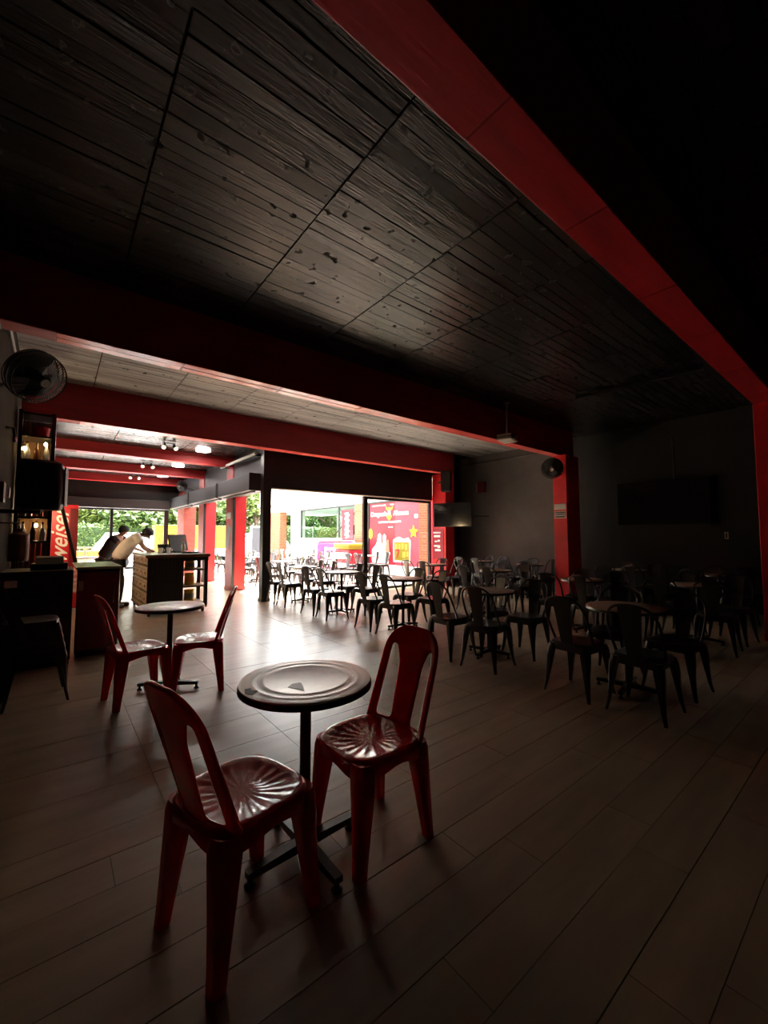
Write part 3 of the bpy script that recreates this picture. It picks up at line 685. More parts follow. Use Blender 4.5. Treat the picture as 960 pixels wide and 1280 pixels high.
# ================================================================ PEOPLE
def skin(name, V, E, m, parent=None, root=0, sub=2):
    me = bpy.data.meshes.new(name); me.from_pydata([v[0] for v in V], E, []); o = bpy.data.objects.new(name, me); COL.objects.link(o)
    o.modifiers.new('k', 'SKIN'); s_ = o.modifiers.new('u', 'SUBSURF'); s_.levels = sub
    sv = me.skin_vertices[0].data
    for i, v in enumerate(V):
        r = v[1]; sv[i].radius = r if isinstance(r, tuple) else (r, r); sv[i].use_root = (i == root)
    bpy.context.view_layer.update(); bake(o); o.data.name = name
    o.data.polygons.foreach_set('use_smooth', [True]*len(o.data.polygons))
    o.data.materials.clear(); o.data.materials.append(m)
    if parent: o.parent = parent
    return o
def person(label, loc, rz, J, shirtm, trm):
    """J: joint positions in the person's own frame, +X forward"""
    t = thing('person', label, 'person', loc, rz)
    hip, chest, sh, neck, head = [Vector(J[k]) for k in ('hip', 'chest', 'sh', 'neck', 'head')]
    V = []; E = []
    def a(p, r, par=None):
        V.append((tuple(p), r)); i = len(V)-1
        if par is not None: E.append((par, i))
        return i
    h = a(hip, (.13, .11)); c = a(chest, (.135, .105), h); s_ = a(sh, (.12, .085), c); n = a(neck, .052, s_); hd_ = a(head, (.072, .085), n)
    top = a(head+(head-neck).normalized()*.08, (.066, .075), hd_)
    for sd in (-1, 1):
        S0 = sh+Vector((0, sd*.17, -.01)); el = Vector(J['elbow' + ('R' if sd < 0 else 'L')]); wr = Vector(J['wrist' + ('R' if sd < 0 else 'L')])
        i0 = a(S0, .052, s_); i1 = a(S0.lerp(el, .5), .044, i0); i2 = a(el, .038, i1); i3 = a(el.lerp(wr, .4), .036, i2); i4 = a(wr, .026, i3)
        d = (wr-el).normalized(); pm = a(wr+d*.06, (.038, .018), i4)
        sidev = d.cross(Vector((0, 0, 1))).normalized() if abs(d.z) < .95 else Vector((0, 1, 0))
        for q, L in zip((-.03, -.011, .011, .03), (.06, .075, .07, .055)):
            f1 = a(wr+d*.085+sidev*q, .010, pm); f2 = a(wr+d*(.085+L*.6)+sidev*q*1.2+Vector((0, 0, -.008)), .009, f1); a(wr+d*(.085+L)+sidev*q*1.2+Vector((0, 0, -.025)), .008, f2)
        th = a(wr+d*.045-sidev*sd*.045, .011, pm); a(wr+d*.08-sidev*sd*.06+Vector((0, 0, -.012)), .010, th)
        hp = hip+Vector((0, sd*.085, -.05)); kn = Vector(J['knee' + ('R' if sd < 0 else 'L')]); an = Vector(J['ankle' + ('R' if sd < 0 else 'L')])
        k0 = a(hp, .085, h); k1 = a(hp.lerp(kn, .5), .075, k0); k2 = a(kn, .056, k1); k3 = a(kn.lerp(an, .35), .055, k2); k4 = a(an, .038, k3)
        k5 = a(an+Vector((.10, 0, -.045)), (.036, .026), k4)
    body = skin('body', V, E, M['skin'], t)
    # face
    hd = head; fdir = Vector(J['face']).normalized(); upd = (head-neck).normalized(); upd = (upd-fdir*upd.dot(fdir)).normalized(); sd_ = upd.cross(fdir)
    def blob(p, r, name, m, sq=(1, 1, 1)):
        b = MB(); b.lathe([(r*math.sin(PI*i/8)+1e-4, -r*math.cos(PI*i/8)) for i in range(9)], n=12)
        b.v = [tuple(Vector(p)+sd_*(v[0]*sq[0])+fdir*(v[1]*sq[1])+upd*(v[2]*sq[2])) for v in b.v]
        return b.build(name, m, body, True)
    for q in (-1, 1):
        blob(hd+fdir*.078+sd_*q*.03+upd*.01, .013, 'eye', M['white'])
        blob(hd+sd_*q*.078-fdir*.005, .026, 'ear', M['skin'], (.4, .7, 1.2))
    blob(hd+fdir*.092-upd*.015, .018, 'nose', M['skin'], (.8, 1, 1.5)); blob(hd+fdir*.082-upd*.05, .022, 'mouth', M['darkred'], (1.2, .4, .35))
    # hair cap
    hb = MB(); R = .112
    prof = [(R*math.sin(math.radians(aa))+1e-4, R*math.cos(math.radians(aa))) for aa in (0, 15, 30, 45, 60, 75, 90, 105, 115)]
    hb.lathe(prof, n=20)
    ax = (upd*.65-fdir*.75).normalized(); e1 = ax.cross(sd_).normalized()
    hb.v = [tuple(hd+upd*.03-fdir*.012+sd_*v[0]*.88+e1*v[1]+ax*v[2]*1.02) for v in hb.v]
    hb.build('hair', M['hair'], body, True)
    # shirt
    V.clear(); E.clear()
    up_ = (chest-hip)
    h = a(hip+Vector((0, 0, .02))-up_*.14, (.175, .15)); h2 = a(hip.lerp(chest, .4), (.18, .15), h); c = a(chest, (.205, .165), h2); s_ = a(sh, (.20, .125), c); a(sh.lerp(neck, .4), (.085, .075), s_)
    for sd in (-1, 1):
        S0 = sh+Vector((0, sd*.17, -.01)); el = Vector(J['elbow' + ('R' if sd < 0 else 'L')])
        i0 = a(S0, .078, s_); a(S0.lerp(el, .62), .066, i0)
    skin('shirt', V, E, shirtm, t)
    V.clear(); E.clear()
    h = a(hip+Vector((0, 0, .03)), (.15, .125))
    for sd in (-1, 1):
        hp = hip+Vector((0, sd*.085, -.06)); kn = Vector(J['knee' + ('R' if sd < 0 else 'L')]); an = Vector(J['ankle' + ('R' if sd < 0 else 'L')])
        k0 = a(hp, .102, h); k1 = a(hp.lerp(kn, .5), .09, k0); k2 = a(kn, .075, k1); k3 = a(kn.lerp(an, .5), .066, k2); a(an+Vector((0, 0, .0)), .058, k3)
        BB(an.x-.09, an.x+.19, an.y-.05, an.y+.05, 0, .085, .035).build('shoe', M['shoe'], t, True)
    skin('trousers', V, E, trm, t)
    return t
person('person in a white t-shirt bending over the bar, seen from behind', (1.0, 9.62, 0), math.radians(-8), dict(
    hip=(-.02, 0, .93), chest=(.14, 0, 1.20), sh=(.30, 0, 1.40), neck=(.38, 0, 1.43), head=(.47, 0, 1.43), face=(.6, 0, -.8),
    elbowR=(.42, -.22, 1.16), wristR=(.50, -.30, 1.10), elbowL=(.44, .22, 1.16), wristL=(.56, .20, 1.10),
    kneeR=(.03, -.10, .50), ankleR=(-.06, -.11, .085), kneeL=(.05, .10, .50), ankleL=(.02, .12, .085)), M['shirt'], M['navy'])
person('person in a dark top leaning beside the man in white, bare arm raised', (0.98, 11.2, 0), math.radians(-35), dict(
    hip=(-.12, 0, .92), chest=(.06, 0, 1.17), sh=(.18, 0, 1.36), neck=(.24, 0, 1.42), head=(.30, 0, 1.50), face=(.8, 0, -.5),
    elbowR=(.40, -.24, 1.18), wristR=(.50, -.12, 1.36), elbowL=(.38, .22, 1.14), wristL=(.58, .14, 1.08),
    kneeR=(-.05, -.10, .49), ankleR=(-.12, -.11, .085), kneeL=(-.02, .10, .49), ankleL=(-.06, .12, .085)), M['navy'], M['navy'])

# ================================================================ LEFT SIDE CLUTTER
o = thing('cabinet', 'black cabinet with pale green grey top left of the lavender table', 'cabinet', (.43, 6.5, 0))
BB(-.21, .21, -.58, .58, .04, 1.0, .008).build('body', M['blackgloss'], o)
BB(-.225, .225, -.60, .60, 1.0, 1.03, .006).build('worktop', M['greentop'], o)
BB(-.19, .19, -.56, .56, 0, .04, .004).build('plinth', M['black'], o)
d = BB(-.20, .20, -.597, -.583, .08, .97, .004).build('door', M['darkred'], o); MB().tube([(.15, -.615, .6), (.15, -.615, .8)], .007).build('handle', M['chrome'], d)
BB(-.20, -.15, -.606, -.598, .76, .87, .003).build('label_plate', M['offwhite'], o)
o = thing('amplifier_rack', 'black equipment rack with a row of knobs by the left wall', 'rack', (-.11, 6.0, 0))
BB(-.31, .29, -.32, .32, .05, 1.02, .01).build('case', M['black'], o)
BB(-.29, .27, -.335, -.32, .66, .80, .003).build('front_panel', M['blackmetal'], o)
for k in range(5): MB().tube([(-.12+k*.07, -.335, .73), (-.12+k*.07, -.355, .73)], .014, 12).build('knob', M['gun'], o, True)
BB(-.27, -.17, -.337, -.322, .86, .95, .003).build('display', M['led'], o) if False else BB(-.27, -.17, -.337, -.322, .86, .93, .003).build('display', M['offwhite'], o)
for z in (.2, .38): BB(-.29, .27, -.333, -.32, z, z+.13, .003).build('front_panel', M['blackmetal'], o)
BB(-.30, .28, -.3, .3, 0, .05, .004).build('plinth', M['black'], o)
o = thing('till', 'low black till standing on the equipment rack', 'till', (-.02, 5.95, 1.021))
BB(-.17, .15, -.16, .16, 0, .07, .01).build('drawer_case', M['black'], o); b = MB(); b.loft([[(-.13, -.14, .07), (.11, -.14, .07), (.11, .14, .07), (-.13, .14, .07)], [(-.13, -.05, .13), (.11, -.05, .13), (.11, .13, .14), (-.13, .13, .14)]]); b.build('keypad', M['black'], o)
# tall metal shelf
o = thing('shelf_rack', 'tall black metal shelf with plank back standing by the left wall', 'shelf', (-.23, 7.3, 0))
for x in (-.17, .17):
    for y in (-.2, .2): BB(x-.022, x+.022, y-.022, y+.022, 0, 3.05, .004).build('post', M['blackmetal'], o)
for z in (.35, .85, 1.30, 1.62, 2.02, 2.38, 2.70, 3.0): BB(-.19, .19, -.21, .21, z, z+.028, .004).build('shelf', M['blackmetal'], o)
for k in range(5): BB(-.15+k*.06, -.092+k*.06, .222, .236, .1, 3.0, .002).build('plank', M['wood'], o)
def bottle(x, y, z, label, m):
    b = thing('bottle', label, 'bottle', (x, y, z), 0, 'bottles on the tall black shelf')
    MB().lathe([(.004, 0), (.032, 0), (.034, .01), (.034, .13), (.013, .185), (.012, .23), (.004, .23)], n=14).build('glass_body', m, b, True)
    MB().lathe([(.014, .225), (.014, .25), (.003, .252)], n=10).build('cap', M['gun'], b, True)
for z, nm in ((1.329, 'shelf below the loudspeaker'), (2.409, 'shelf above the loudspeaker')):
    for k, xx in enumerate((-.10, .0, .10)): bottle(-.23+xx, 7.25, z, 'bottle on the black %s, %s from the wall' % (nm, ORD[k]), M['bottle'] if k % 2 else M['clear'])
o = thing('red_tub', 'small red tub on the upper shelf of the tall black rack', 'tub', (-.20, 7.25, 2.729))
MB().lathe([(.01, 0), (.085, 0), (.10, .13), (.094, .13), (.08, .01), (.01, .01)], n=20).build('tub_body', M['red'], o, True); MB().ring((0, 0, .13), (0, 0, 1), .098, .007, 20, 6).build('tub_rim', M['red'], o, True)
for k, (x, y, z) in enumerate(((-.36, 7.22, 2.55), (-.14, 7.2, 2.63), (-.2, 7.3, 1.53))):
    o = thing('bulb_lamp', 'small warm bulb on the tall black shelf, %s' % ('beside the wall', 'beside the outer post', 'below the loudspeaker')[k], 'lamp', (x, y, z), 0, 'warm bulbs on the shelf')
    MB().lathe([(.003, -.02), (.016, -.01), (.02, .005), (.014, .022), (.010, .03)], n=14).build('globe', M['bulb'], o, True)
    MB().lathe([(.011, .03), (.011, .06), (.003, .061)], n=12).build('socket', M['black'], o, True)
# loudspeaker
o = thing('loudspeaker', 'black loudspeaker hanging on a bracket at the left wall', 'loudspeaker', (-.11, 4.75, 1.62), math.radians(-6))
b = MB()
def rr(w0, w1, d0, d1, z, e=7):
    cx, cy = (w0+w1)/2, (d0+d1)/2
    return [(cx+x, cy+y, z) for x, y, _ in superring((w1-w0)/2, (d1-d0)/2, 28, 0, 0, e)]
b.loft([rr(-.13, .13, -.11, .13, 0), rr(-.15, .15, -.14, .15, .02), rr(-.165, .165, -.15, .16, .22), rr(-.15, .15, -.14, .15, .41), rr(-.13, .13, -.11, .13, .43)]).build('cabinet_shell', M['black'], o, True)
b = MB(); b.loft([[(.13, .10, .03), (.17, .02, .22), (.13, .10, .40), (.15, .13, .40), (.19, .05, .22), (.15, .13, .03)], [(.14, .14, .03), (.18, .14, .22), (.14, .14, .40), (.155, .15, .40), (.195, .15, .22), (.155, .15, .03)]]); 
BB(.166, .178, -.08, .14, .04, .39, .005).build('side_grille', M['grey'], o)
MB().tube([(-.36, 0, -.02), (.0, 0, -.02), (.0, 0, .02)], .018).build('bracket', M['black'], o, True)
BB(-.345, -.32, -.06, .06, -.1, .12, .004).build('wall_plate', M['black'], o)
# hanging cylinder below bracket
o = thing('paper_roll', 'brown cylindrical canister below the loudspeaker on the left wall', 'canister', (-.26, 5.2, 1.15))
MB().lathe([(.01, 0), (.07, 0), (.075, .01), (.075, .25), (.03, .28), (.028, .31), (.01, .31)], n=22).build('cylinder', M['oldwood'], o, True)
MB().tube([(0, 0, .31), (0, 0, .36), (-.12, 0, .36), (-.185, 0, .36)], .008).build('hook', M['chrome'], o, True)
# wall fans
def wall_fan(name, label, loc, axis, R, wall_pt, cat='fan'):
    t = thing(name, label, cat, loc)
    ax = Vector(axis).normalized(); a = ax.cross(Vector((0, 0, 1))).normalized(); bb = a.cross(ax)
    cg = MB()
    for off, rr_ in ((0.05, R), (-.05, R), (0, R*1.03)): cg.ring(ax*off, ax, rr_, .006, 32, 5)
    for k in range(56):
        th = 2*PI*k/56; d = a*math.cos(th)+bb*math.sin(th)
        for sg in (1, -1):
            cg.tube([d*R+ax*.05*sg, d*R*.6+ax*.085*sg, d*.05+ax*.10*sg], .0026, 4)
    cg.ring(ax*.085, ax, R*.6, .0025, 28, 4); cg.ring(ax*-.085, ax, R*.6, .0025, 28, 4)
    cg.build('cage', M['black'], t, fix=False)
    MB().lathe([(.002, 0), (R*.97, 0), (R*.97, .006), (.002, .006)], n=28).xf(frame_m(ax*-.03, a, bb, -ax) if False else frame_m(ax*-.06, bb, a, ax)).build('rear_guard', M['black'], t)
    for k in range(3):
        th = 2*PI*k/3; b = MB(); r0 = []; r1 = []
        for s_, q in ((.18, -.25), (.5, -.35), (.9, -.3)):
            d0 = a*math.cos(th+q)+bb*math.sin(th+q); d1 = a*math.cos(th+q+.9)+bb*math.sin(th+q+.9)
            r0.append([d0*R*s_+ax*.025, d1*R*s_-ax*.02, d1*R*s_-ax*.024, d0*R*s_+ax*.021])
        b.loft(r0).build('blade', M['black'], t)
    MB().tube([ax*.11, ax*-.02, ax*-.12, ax*-.20], [.03, .045, .06, .045], 16).build('motor', M['black'], t, True)
    wp = Vector(wall_pt)-Vector(loc)
    MB().tube([ax*-.16, ax*-.16+Vector((0, 0, -.10)), wp], .014, 8).build('bracket', M['black'], t, True)
    MB().tube([ax*.1, ax*.118], .034, 16).build('badge', M['offwhite'], t, True)
    return t
wall_fan('wall_fan', 'black wall fan high on the left wall under the beam', (-.165, 4.25, 2.66), (.55, -.62, -.55), .20, (-.45, 4.3, 2.5))
wall_fan('wall_fan', 'black wall fan on the red column with two notices', (8.45, 4.66, 2.88), (-.80, -.35, -.45), .22, (8.715, 4.6, 2.75))
wall_fan('wall_fan', 'small black fan above the shutter boxes, far down the bar', (3.2, 14.6, 3.05), (-.8, -.5, -.2), .17, (3.58, 14.7, 2.95))
# warm lamp behind the tall shelf
o = thing('wall_lamp', 'warm globe lamp on the left wall behind the tall black shelf', 'lamp', (-.30, 8.55, 1.78))
MB().lathe([(.004, -.06), (.045, -.045), (.062, 0), (.045, .045), (.02, .062), (.004, .063)], n=18).build('globe', M['bulb'], o, True)
MB().tube([(0, 0, .06), (0, 0, .10), (-.149, 0, .10)], .012, 8).build('arm', M['gun'], o, True)
ld = bpy.data.lights.new('lamp_light', 'POINT'); ld.energy = 5.0; ld.color = (1.0, .72, .42); ld.shadow_soft_size = .06
lo = bpy.data.objects.new('lamp_light', ld); COL.objects.link(lo); lo.parent = o; lo.location = (.10, .02, 0)
# leaning pole, red fridge
o = thing('pole', 'brown wooden pole leaning before the red fridge', 'pole', (.30, 7.9, 0))
MB().tube([(.20, 0, 0), (-.30, .15, 2.15)], .026, 8).build('shaft', M['darkwood'], o, True); MB().tube([(-.30, .15, 2.148), (-.31, .153, 2.19)], .03, 8).build('knob', M['offwhite'], o, True)
o = thing('fridge', 'tall red drinks fridge with white vertical lettering by the left wall', 'fridge', (.02, 9.8, 0))
BB(-.36, .31, -.3, .3, .08, 1.95, .02).build('cabinet_body', M['red'], o)
BB(.19, .312, -.306, -.296, .1, 1.94, .004).build('side_strip', M['darkred'], o)
BB(-.36, .31, -.31, .3, 1.9, 1.97, .01).build('top_panel', M['red'], o)
for x in (-.3, .25):
    for y in (-.25, .25): MB().tube([(x, y, 0), (x, y, .08)], .02).build('foot', M['black'], o)
text('Budweiser', .37, up_minus_y((.055, -.304, 1.10)), M['white'], o, 'lettering', shear=.4, bold=.004)
# left wall conduits, wall lamp, red box
o = MB().tube([(-.42, 2.0, 3.1), (-.42, 4.55, 3.1)], .015).build('trim_conduit', M['grey'], None, True); o['kind'] = 'structure'; o['label'] = 'upper grey conduit along the left wall below the beam'
o = MB().tube([(-.42, 4.85, 3.45), (-.42, 7.8, 3.4)], .015).build('trim_conduit', M['grey'], None, True); o['kind'] = 'structure'; o['label'] = 'lower grey conduit along the left wall beyond the fan'
o = thing('wall_box', 'small dark red wall box with a lever on the left wall', 'box', (-.449, 5.5, 1.72))
BB(0, .05, -.09, .09, 0, .20, .01).build('case', M['darkred'], o); MB().tube([(.05, 0, .05), (.08, 0, .05), (.08, 0, .15)], .008).build('lever', M['chrome'], o, True)
o = thing('wall_socket', 'small wall bracket with a steel end below the left fan', 'bracket', (-.449, 5.9, 2.45))
MB().tube([(0, 0, .1), (.06, 0, .1), (.075, 0, 0)], .014).build('arm', M['gun'], o, True); MB().tube([(.075, 0, .0), (.077, 0, -.05)], .02).build('steel_end', M['chrome'], o, True)

# ================================================================ TELEVISIONS, PROJECTOR, ALARM, SPEAKER, CEILING LIGHTS
def tv(label, c, n, w, h, wallp):
    n = Vector(n).normalized(); t = thing('television', label, 'television', c, math.atan2(n.y, n.x))
    BB(-.045, 0, -w/2, w/2, -h/2, h/2, .008).build('casing', M['black'], t)
    B(0.0, .003, -w/2+.015, w/2-.015, -h/2+.02, h/2-.012).build('screen', M['screen'], t)
    BB(-.075, -.045, -w*.25, w*.25, -h*.3, h*.25, .01).build('back_bulge', M['black'], t)
    q = Matrix.Rotation(-math.atan2(n.y, n.x), 4, 'Z') @ (Vector(wallp)-Vector(c))
    MB().tube([(-.07, 0, 0), (-.07+(q.x+.07)*.45, q.y*.2-.12, 0), tuple(q)], .018).build('swivel_arm', M['gun'], t, True)
    return t
tv('wall television on a swivel arm beside the red corner column', (8.42, 7.55, 1.98), (-.96, -.28, 0), 1.14, .66, (9.83, 7.4, 1.98))
o = tv('large switched-off television on the black wall at the right', (9.62, 3.0, 2.08), (-1, -.08, 0), 1.6, .92, (9.835, 3.0, 2.08))
MB().tube([(-.06, .25, .46), (-.06, .25, 1.05), (-.02, .25, 1.3)], .018).build('cable_duct', M['gun'], o, True)
o = thing('sticker_plate', 'pale switch plate on the black wall at the right edge', 'switch', (9.849, 2.01, 1.34))
BB(-.008, 0, -.03, .03, 0, .13, .002).build('plate', M['offwhite'], o); BB(-.012, -.008, -.012, .012, .02, .11, .001).build('rocker', M['black'], o)
o = thing('alarm_box', 'red alarm box with a white edge on the right wall', 'alarm', (9.849, 7.62, 2.68))
BB(-.10, 0, -.14, .14, 0, .33, .02).build('case', M['darkred'], o); BB(-.102, -.02, .142, .152, .03, .30, .003).build('side_label', M['offwhite'], o)
o = thing('loudspeaker', 'black loudspeaker in the corner above the television', 'loudspeaker', (8.35, 7.70, 2.62), math.radians(40))
BB(-.17, .17, -.14, .14, 0, .56, .03).build('cabinet_shell', M['black'], o); BB(-.15, .15, -.155, -.14, .03, .53, .005).build('grille', M['black'], o); BB(-.03, .07, -.16, -.155, .04, .08, .002).build('badge', M['offwhite'], o)
MB().tube([(0, .13, .3), (.3, .25, .3), (.464, .133, .3)], .016).build('bracket', M['black'], o, True)
o = thing('projector', 'white projector hanging from the ceiling on a grey pole', 'projector', (6.16, 4.22, 3.06), math.radians(15))
BB(-.19, .19, -.13, .13, 0, .10, .02).build('case', M['offwhite'], o); MB().tube([(-.12, -.13, .05), (-.12, -.165, .05)], [.04, .036], 18).build('lens', M['black'], o, True)
BB(-.19, .19, -.132, .132, .035, .06, .004).build('dark_band', M['black'], o)
MB().tube([(0, 0, .10), (0, 0, .685)], .016, 12).build('pole', M['grey'], o, True); MB().lathe([(.005, .68), (.06, .68), (.06, .692), (.005, .692)], n=20).build('ceiling_plate', M['grey'], o, True)
for k, (x, y) in enumerate(((2.65, 10.1), (2.67, 12.7), (2.73, 15.2))):
    o = thing('downlight', 'round ceiling downlight over the bar, %s from the front' % ORD[k], 'light', (x, y, HC2-.025), 0, 'round downlights over the bar')
    MB().lathe([(.004, -.006), (.145, -.006), (.15, 0), (.004, 0)], n=30).build('diffuser', M['down'], o, True)
    MB().lathe([(.15, -.012), (.17, -.008), (.172, .008), (.15, .008)], n=30, cap=False).build('bezel', M['white'], o, True)
for k, (x, y) in enumerate(((1.85, 9.7), (1.9, 12.7), (1.95, 15.4))):
    o = thing('spotlight', 'small twin chrome spotlight under the bar ceiling, %s from the front' % ORD[k], 'light', (x, y, HC2-.02), 0, 'twin spotlights over the bar')
    BB(-.13, .13, -.02, .02, -.02, 0, .004).build('bar', M['black'], o)
    for s_ in (-1, 1):
        hh = MB().tube([(s_*.09, 0, -.02), (s_*.09, -.02, -.07), (s_*.12, -.09, -.13)], [.012, .035, .045], 14).build('head', M['chrome'], o, True)
        MB().tube([(s_*.121, -.092, -.131), (s_*.1235, -.0965, -.1355)], .036, 14).build('lamp', M['spotface'], hh, True)
o = MB().tube([(3.40, 8.75, 3.22), (3.40, 11.2, 3.22)], .035, 10).build('awning_tube', M['offwhite'], None, True)
tag(o, 'pale roller tube above the first shutter box', 'tube')
for y in (8.9, 11.05): 
    b_ = BB(3.40, 3.60, y-.02, y+.02, 3.19, 3.25, .004).build('bracket', M['gun'], o)

# ================================================================ OUTSIDE
struct('ground', B(XP+.4, 9.6, YP+.2, 19.5, -.3, -.004), M['pave'], 'pale tiled patio floor')
struct('ground', B(-30, XP+.4, YE+.2, 19.5, -.3, -.01), M['pave'], 'pale pavement beyond the end window')
struct('ground', B(-40, 45, 19.5, 26.5, -.35, -.06), M['asphalt'], 'grey street beyond the patio')
struct('ground', B(-40, 45, 26.5, 60, -.35, .02), M['grassy'], 'green verge beyond the street')
def leaves(mb, c, r, n, size, rnd, flat=False):
    for _ in range(n):
        while True:
            p = Vector((rnd.uniform(-1, 1), rnd.uniform(-1, 1), rnd.uniform(-1, 1)))
            if flat or .25 < p.length < 1: break
        q = Vector((c[0]+p.x*r[0], c[1]+p.y*r[1], c[2]+p.z*r[2]))
        a = Vector((rnd.gauss(0, 1), rnd.gauss(0, 1), rnd.gauss(0, .6))).normalized(); b = a.cross(Vector((rnd.gauss(0, 1), rnd.gauss(0, 1), rnd.gauss(0, 1)))).normalized(); nrm = a.cross(b)
        s_ = size*rnd.uniform(.6, 1.3)
        mb.add([q-a*s_, q+b*s_*.45+nrm*s_*.12, q+a*s_, q-b*s_*.45+nrm*s_*.12], [(0, 1, 2), (0, 2, 3)])
def tree(x, y, h, rad, lm, label, n, seed):
    rnd = random.Random(seed); t = thing('tree', label, 'tree', (x, y, 0), 0, 'trees beyond the street')
    tr_ = MB(); th = h*.5
    tr_.tube([(0, 0, -.1), (.05, .02, th*.4), (-.08, .05, th), (.05, 0, h*.8)], [.2, .16, .13, .05], 9)
    for k in range(6):
        a = k*1.05+rnd.random(); z = th*rnd.uniform(.55, 1.1)
        tr_.tube([(0, 0, z), (math.cos(a)*rad*.35, math.sin(a)*rad*.35, z+h*.14), (math.cos(a)*rad*.8, math.sin(a)*rad*.8, z+h*.25)], [.09, .06, .02], 6)
    tr_.build('trunk', M['bark'], t, True)
    f = MB()
    for k in range(9):
        a = rnd.uniform(0, 2*PI); d = rad*rnd.uniform(.1, .75)
        leaves(f, (math.cos(a)*d, math.sin(a)*d, h*rnd.uniform(.42, .92)), (rad*.55, rad*.55, h*.2), n//9, .21, rnd)
    o = f.build('foliage', lm, t, fix=False); o['kind'] = 'stuff'
TREES = [(-1.5, 29, 'left of the garden window'), (1.6, 30.5, 'behind the white car in the garden window'), (4.2, 29, 'right side of the garden window'), (6.6, 31, 'behind the brick column'), (8.6, 29.5, 'thick trunk between the red columns'), (11.2, 28.5, 'right of the first red column'), (13.8, 30, 'beside the black post'), (17.5, 29, 'behind the orange brick pillar'), (22, 32, 'behind the staircase shop'), (-5, 32, 'far left behind the fridge')]
for i, (x, y, d) in enumerate(TREES):
    tree(x, y, random.uniform(5.3, 6.2), random.uniform(2.3, 3.0), M['leafB'] if i % 2 else M['leafA'], 'broad leafy green tree beyond the hedge, '+d, 4300, 40+i)
rnd = random.Random(3)
hg = thing('hedge', 'long clipped green hedge on the far side of the street', 'hedge', (6, 27.4, 0))
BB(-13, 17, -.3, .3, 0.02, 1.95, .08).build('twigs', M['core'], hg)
f = MB()
for _ in range(11000):
    x = rnd.uniform(-13.1, 17.1); z = rnd.uniform(.05, 2.12); yy = -.38+rnd.uniform(-.06, .08)
    if rnd.random() < .25: z = rnd.uniform(1.95, 2.12); yy = rnd.uniform(-.4, .35)
    leaves(f, (x, yy, z), (.02, .02, .02), 1, .085, rnd, True)
o = f.build('foliage', M['leafH'], hg, fix=False); o['kind'] = 'stuff'
# second green bank behind, closing the view under the crowns
hb_ = thing('shrubbery', 'tall loose shrub bank behind the clipped hedge', 'shrubs', (6, 33.5, 0))
f = MB()
for k in range(26):
    leaves(f, (-16+k*1.5, rnd.uniform(-.6, .6), rnd.uniform(1.2, 3.4)), (1.6, .8, 1.9), 620, .22, rnd)
o = f.build('foliage', M['leafA'], hb_, fix=False); o['kind'] = 'stuff'
for k in range(8): MB().tube([(-15+k*5, 0, 0), (-15.2+k*5, .1, 2.5)], [.08, .03], 6).build('stem', M['bark'], hb_, True)
# cars
def car(label, loc, rz):
    t = thing('car', label, 'car', loc, rz)
    def sec(x, hw, z0, z1, hw2): return [(x, -hw, z0), (x, hw, z0), (x, hw, (z0+z1)*.55), (x, hw2, z1), (x, -hw2, z1), (x, -hw, (z0+z1)*.55)]
    MB().loft([sec(-2.1, .72, .45, .9, .66), sec(-2.0, .82, .32, 1.0, .76), sec(-1.2, .86, .28, 1.02, .8), sec(.9, .86, .28, 1.02, .8), sec(1.7, .83, .3, .92, .74), sec(2.1, .72, .42, .8, .6)]).build('body_shell', M['carwhite'], t, True)
    MB().loft([sec(-1.95, .74, 1.0, 1.02, .72), sec(-1.6, .72, 1.0, 1.62, .58), sec(.1, .74, 1.0, 1.66, .6), sec(.55, .74, 1.0, 1.58, .58), sec(1.15, .78, 1.0, 1.02, .72)]).build('cabin', M['carwhite'], t, True)
    for s_ in (-1, 1):
        w = MB()
        for (x0, x1) in ((-1.4, -.55), (-.45, .45)):
            w.loft([[(x0, s_*.735, 1.06), (x1, s_*.745, 1.06), (x1-.12, s_*.635, 1.54), (x0+.05, s_*.625, 1.52)], [(x0, s_*.72, 1.06), (x1, s_*.73, 1.06), (x1-.12, s_*.62, 1.54), (x0+.05, s_*.61, 1.52)]])
        w.build('side_window', M['carglass'], t)
    MB().loft([[(.62, -.6, 1.52), (.62, .6, 1.52), (1.12, .7, 1.06), (1.12, -.7, 1.06)], [(.65, -.6, 1.53), (.65, .6, 1.53), (1.16, .7, 1.07), (1.16, -.7, 1.07)]]).build('windscreen', M['carglass'], t)
    for x in (-1.3, 1.3):
        for s_ in (-1, 1):
            w = MB().tube([(x, s_*.70, .32), (x, s_*.87, .32)], .32, 20).build('wheel', M['tyre'], t, True); MB().tube([(x, s_*.865, .32), (x, s_*.88, .32)], .19, 14).build('hub', M['chrome'], w, True)
    for s_ in (-.55, .55): BB(2.05, 2.12, s_-.14, s_+.14, .62, .76, .02).build('headlight', M['offwhite'], t); BB(-2.13, -2.05, s_-.1, s_+.1, .66, .86, .02).build('tail_light', M['red'], t)
    return t
cr = car('white car parked in the street, seen through the garden window', (3.5, 22.6, -.06), math.radians(8))
dup(cr, (9.4, 24.4, -.06), math.radians(184), 'white car in the street seen between red column and black post', None)
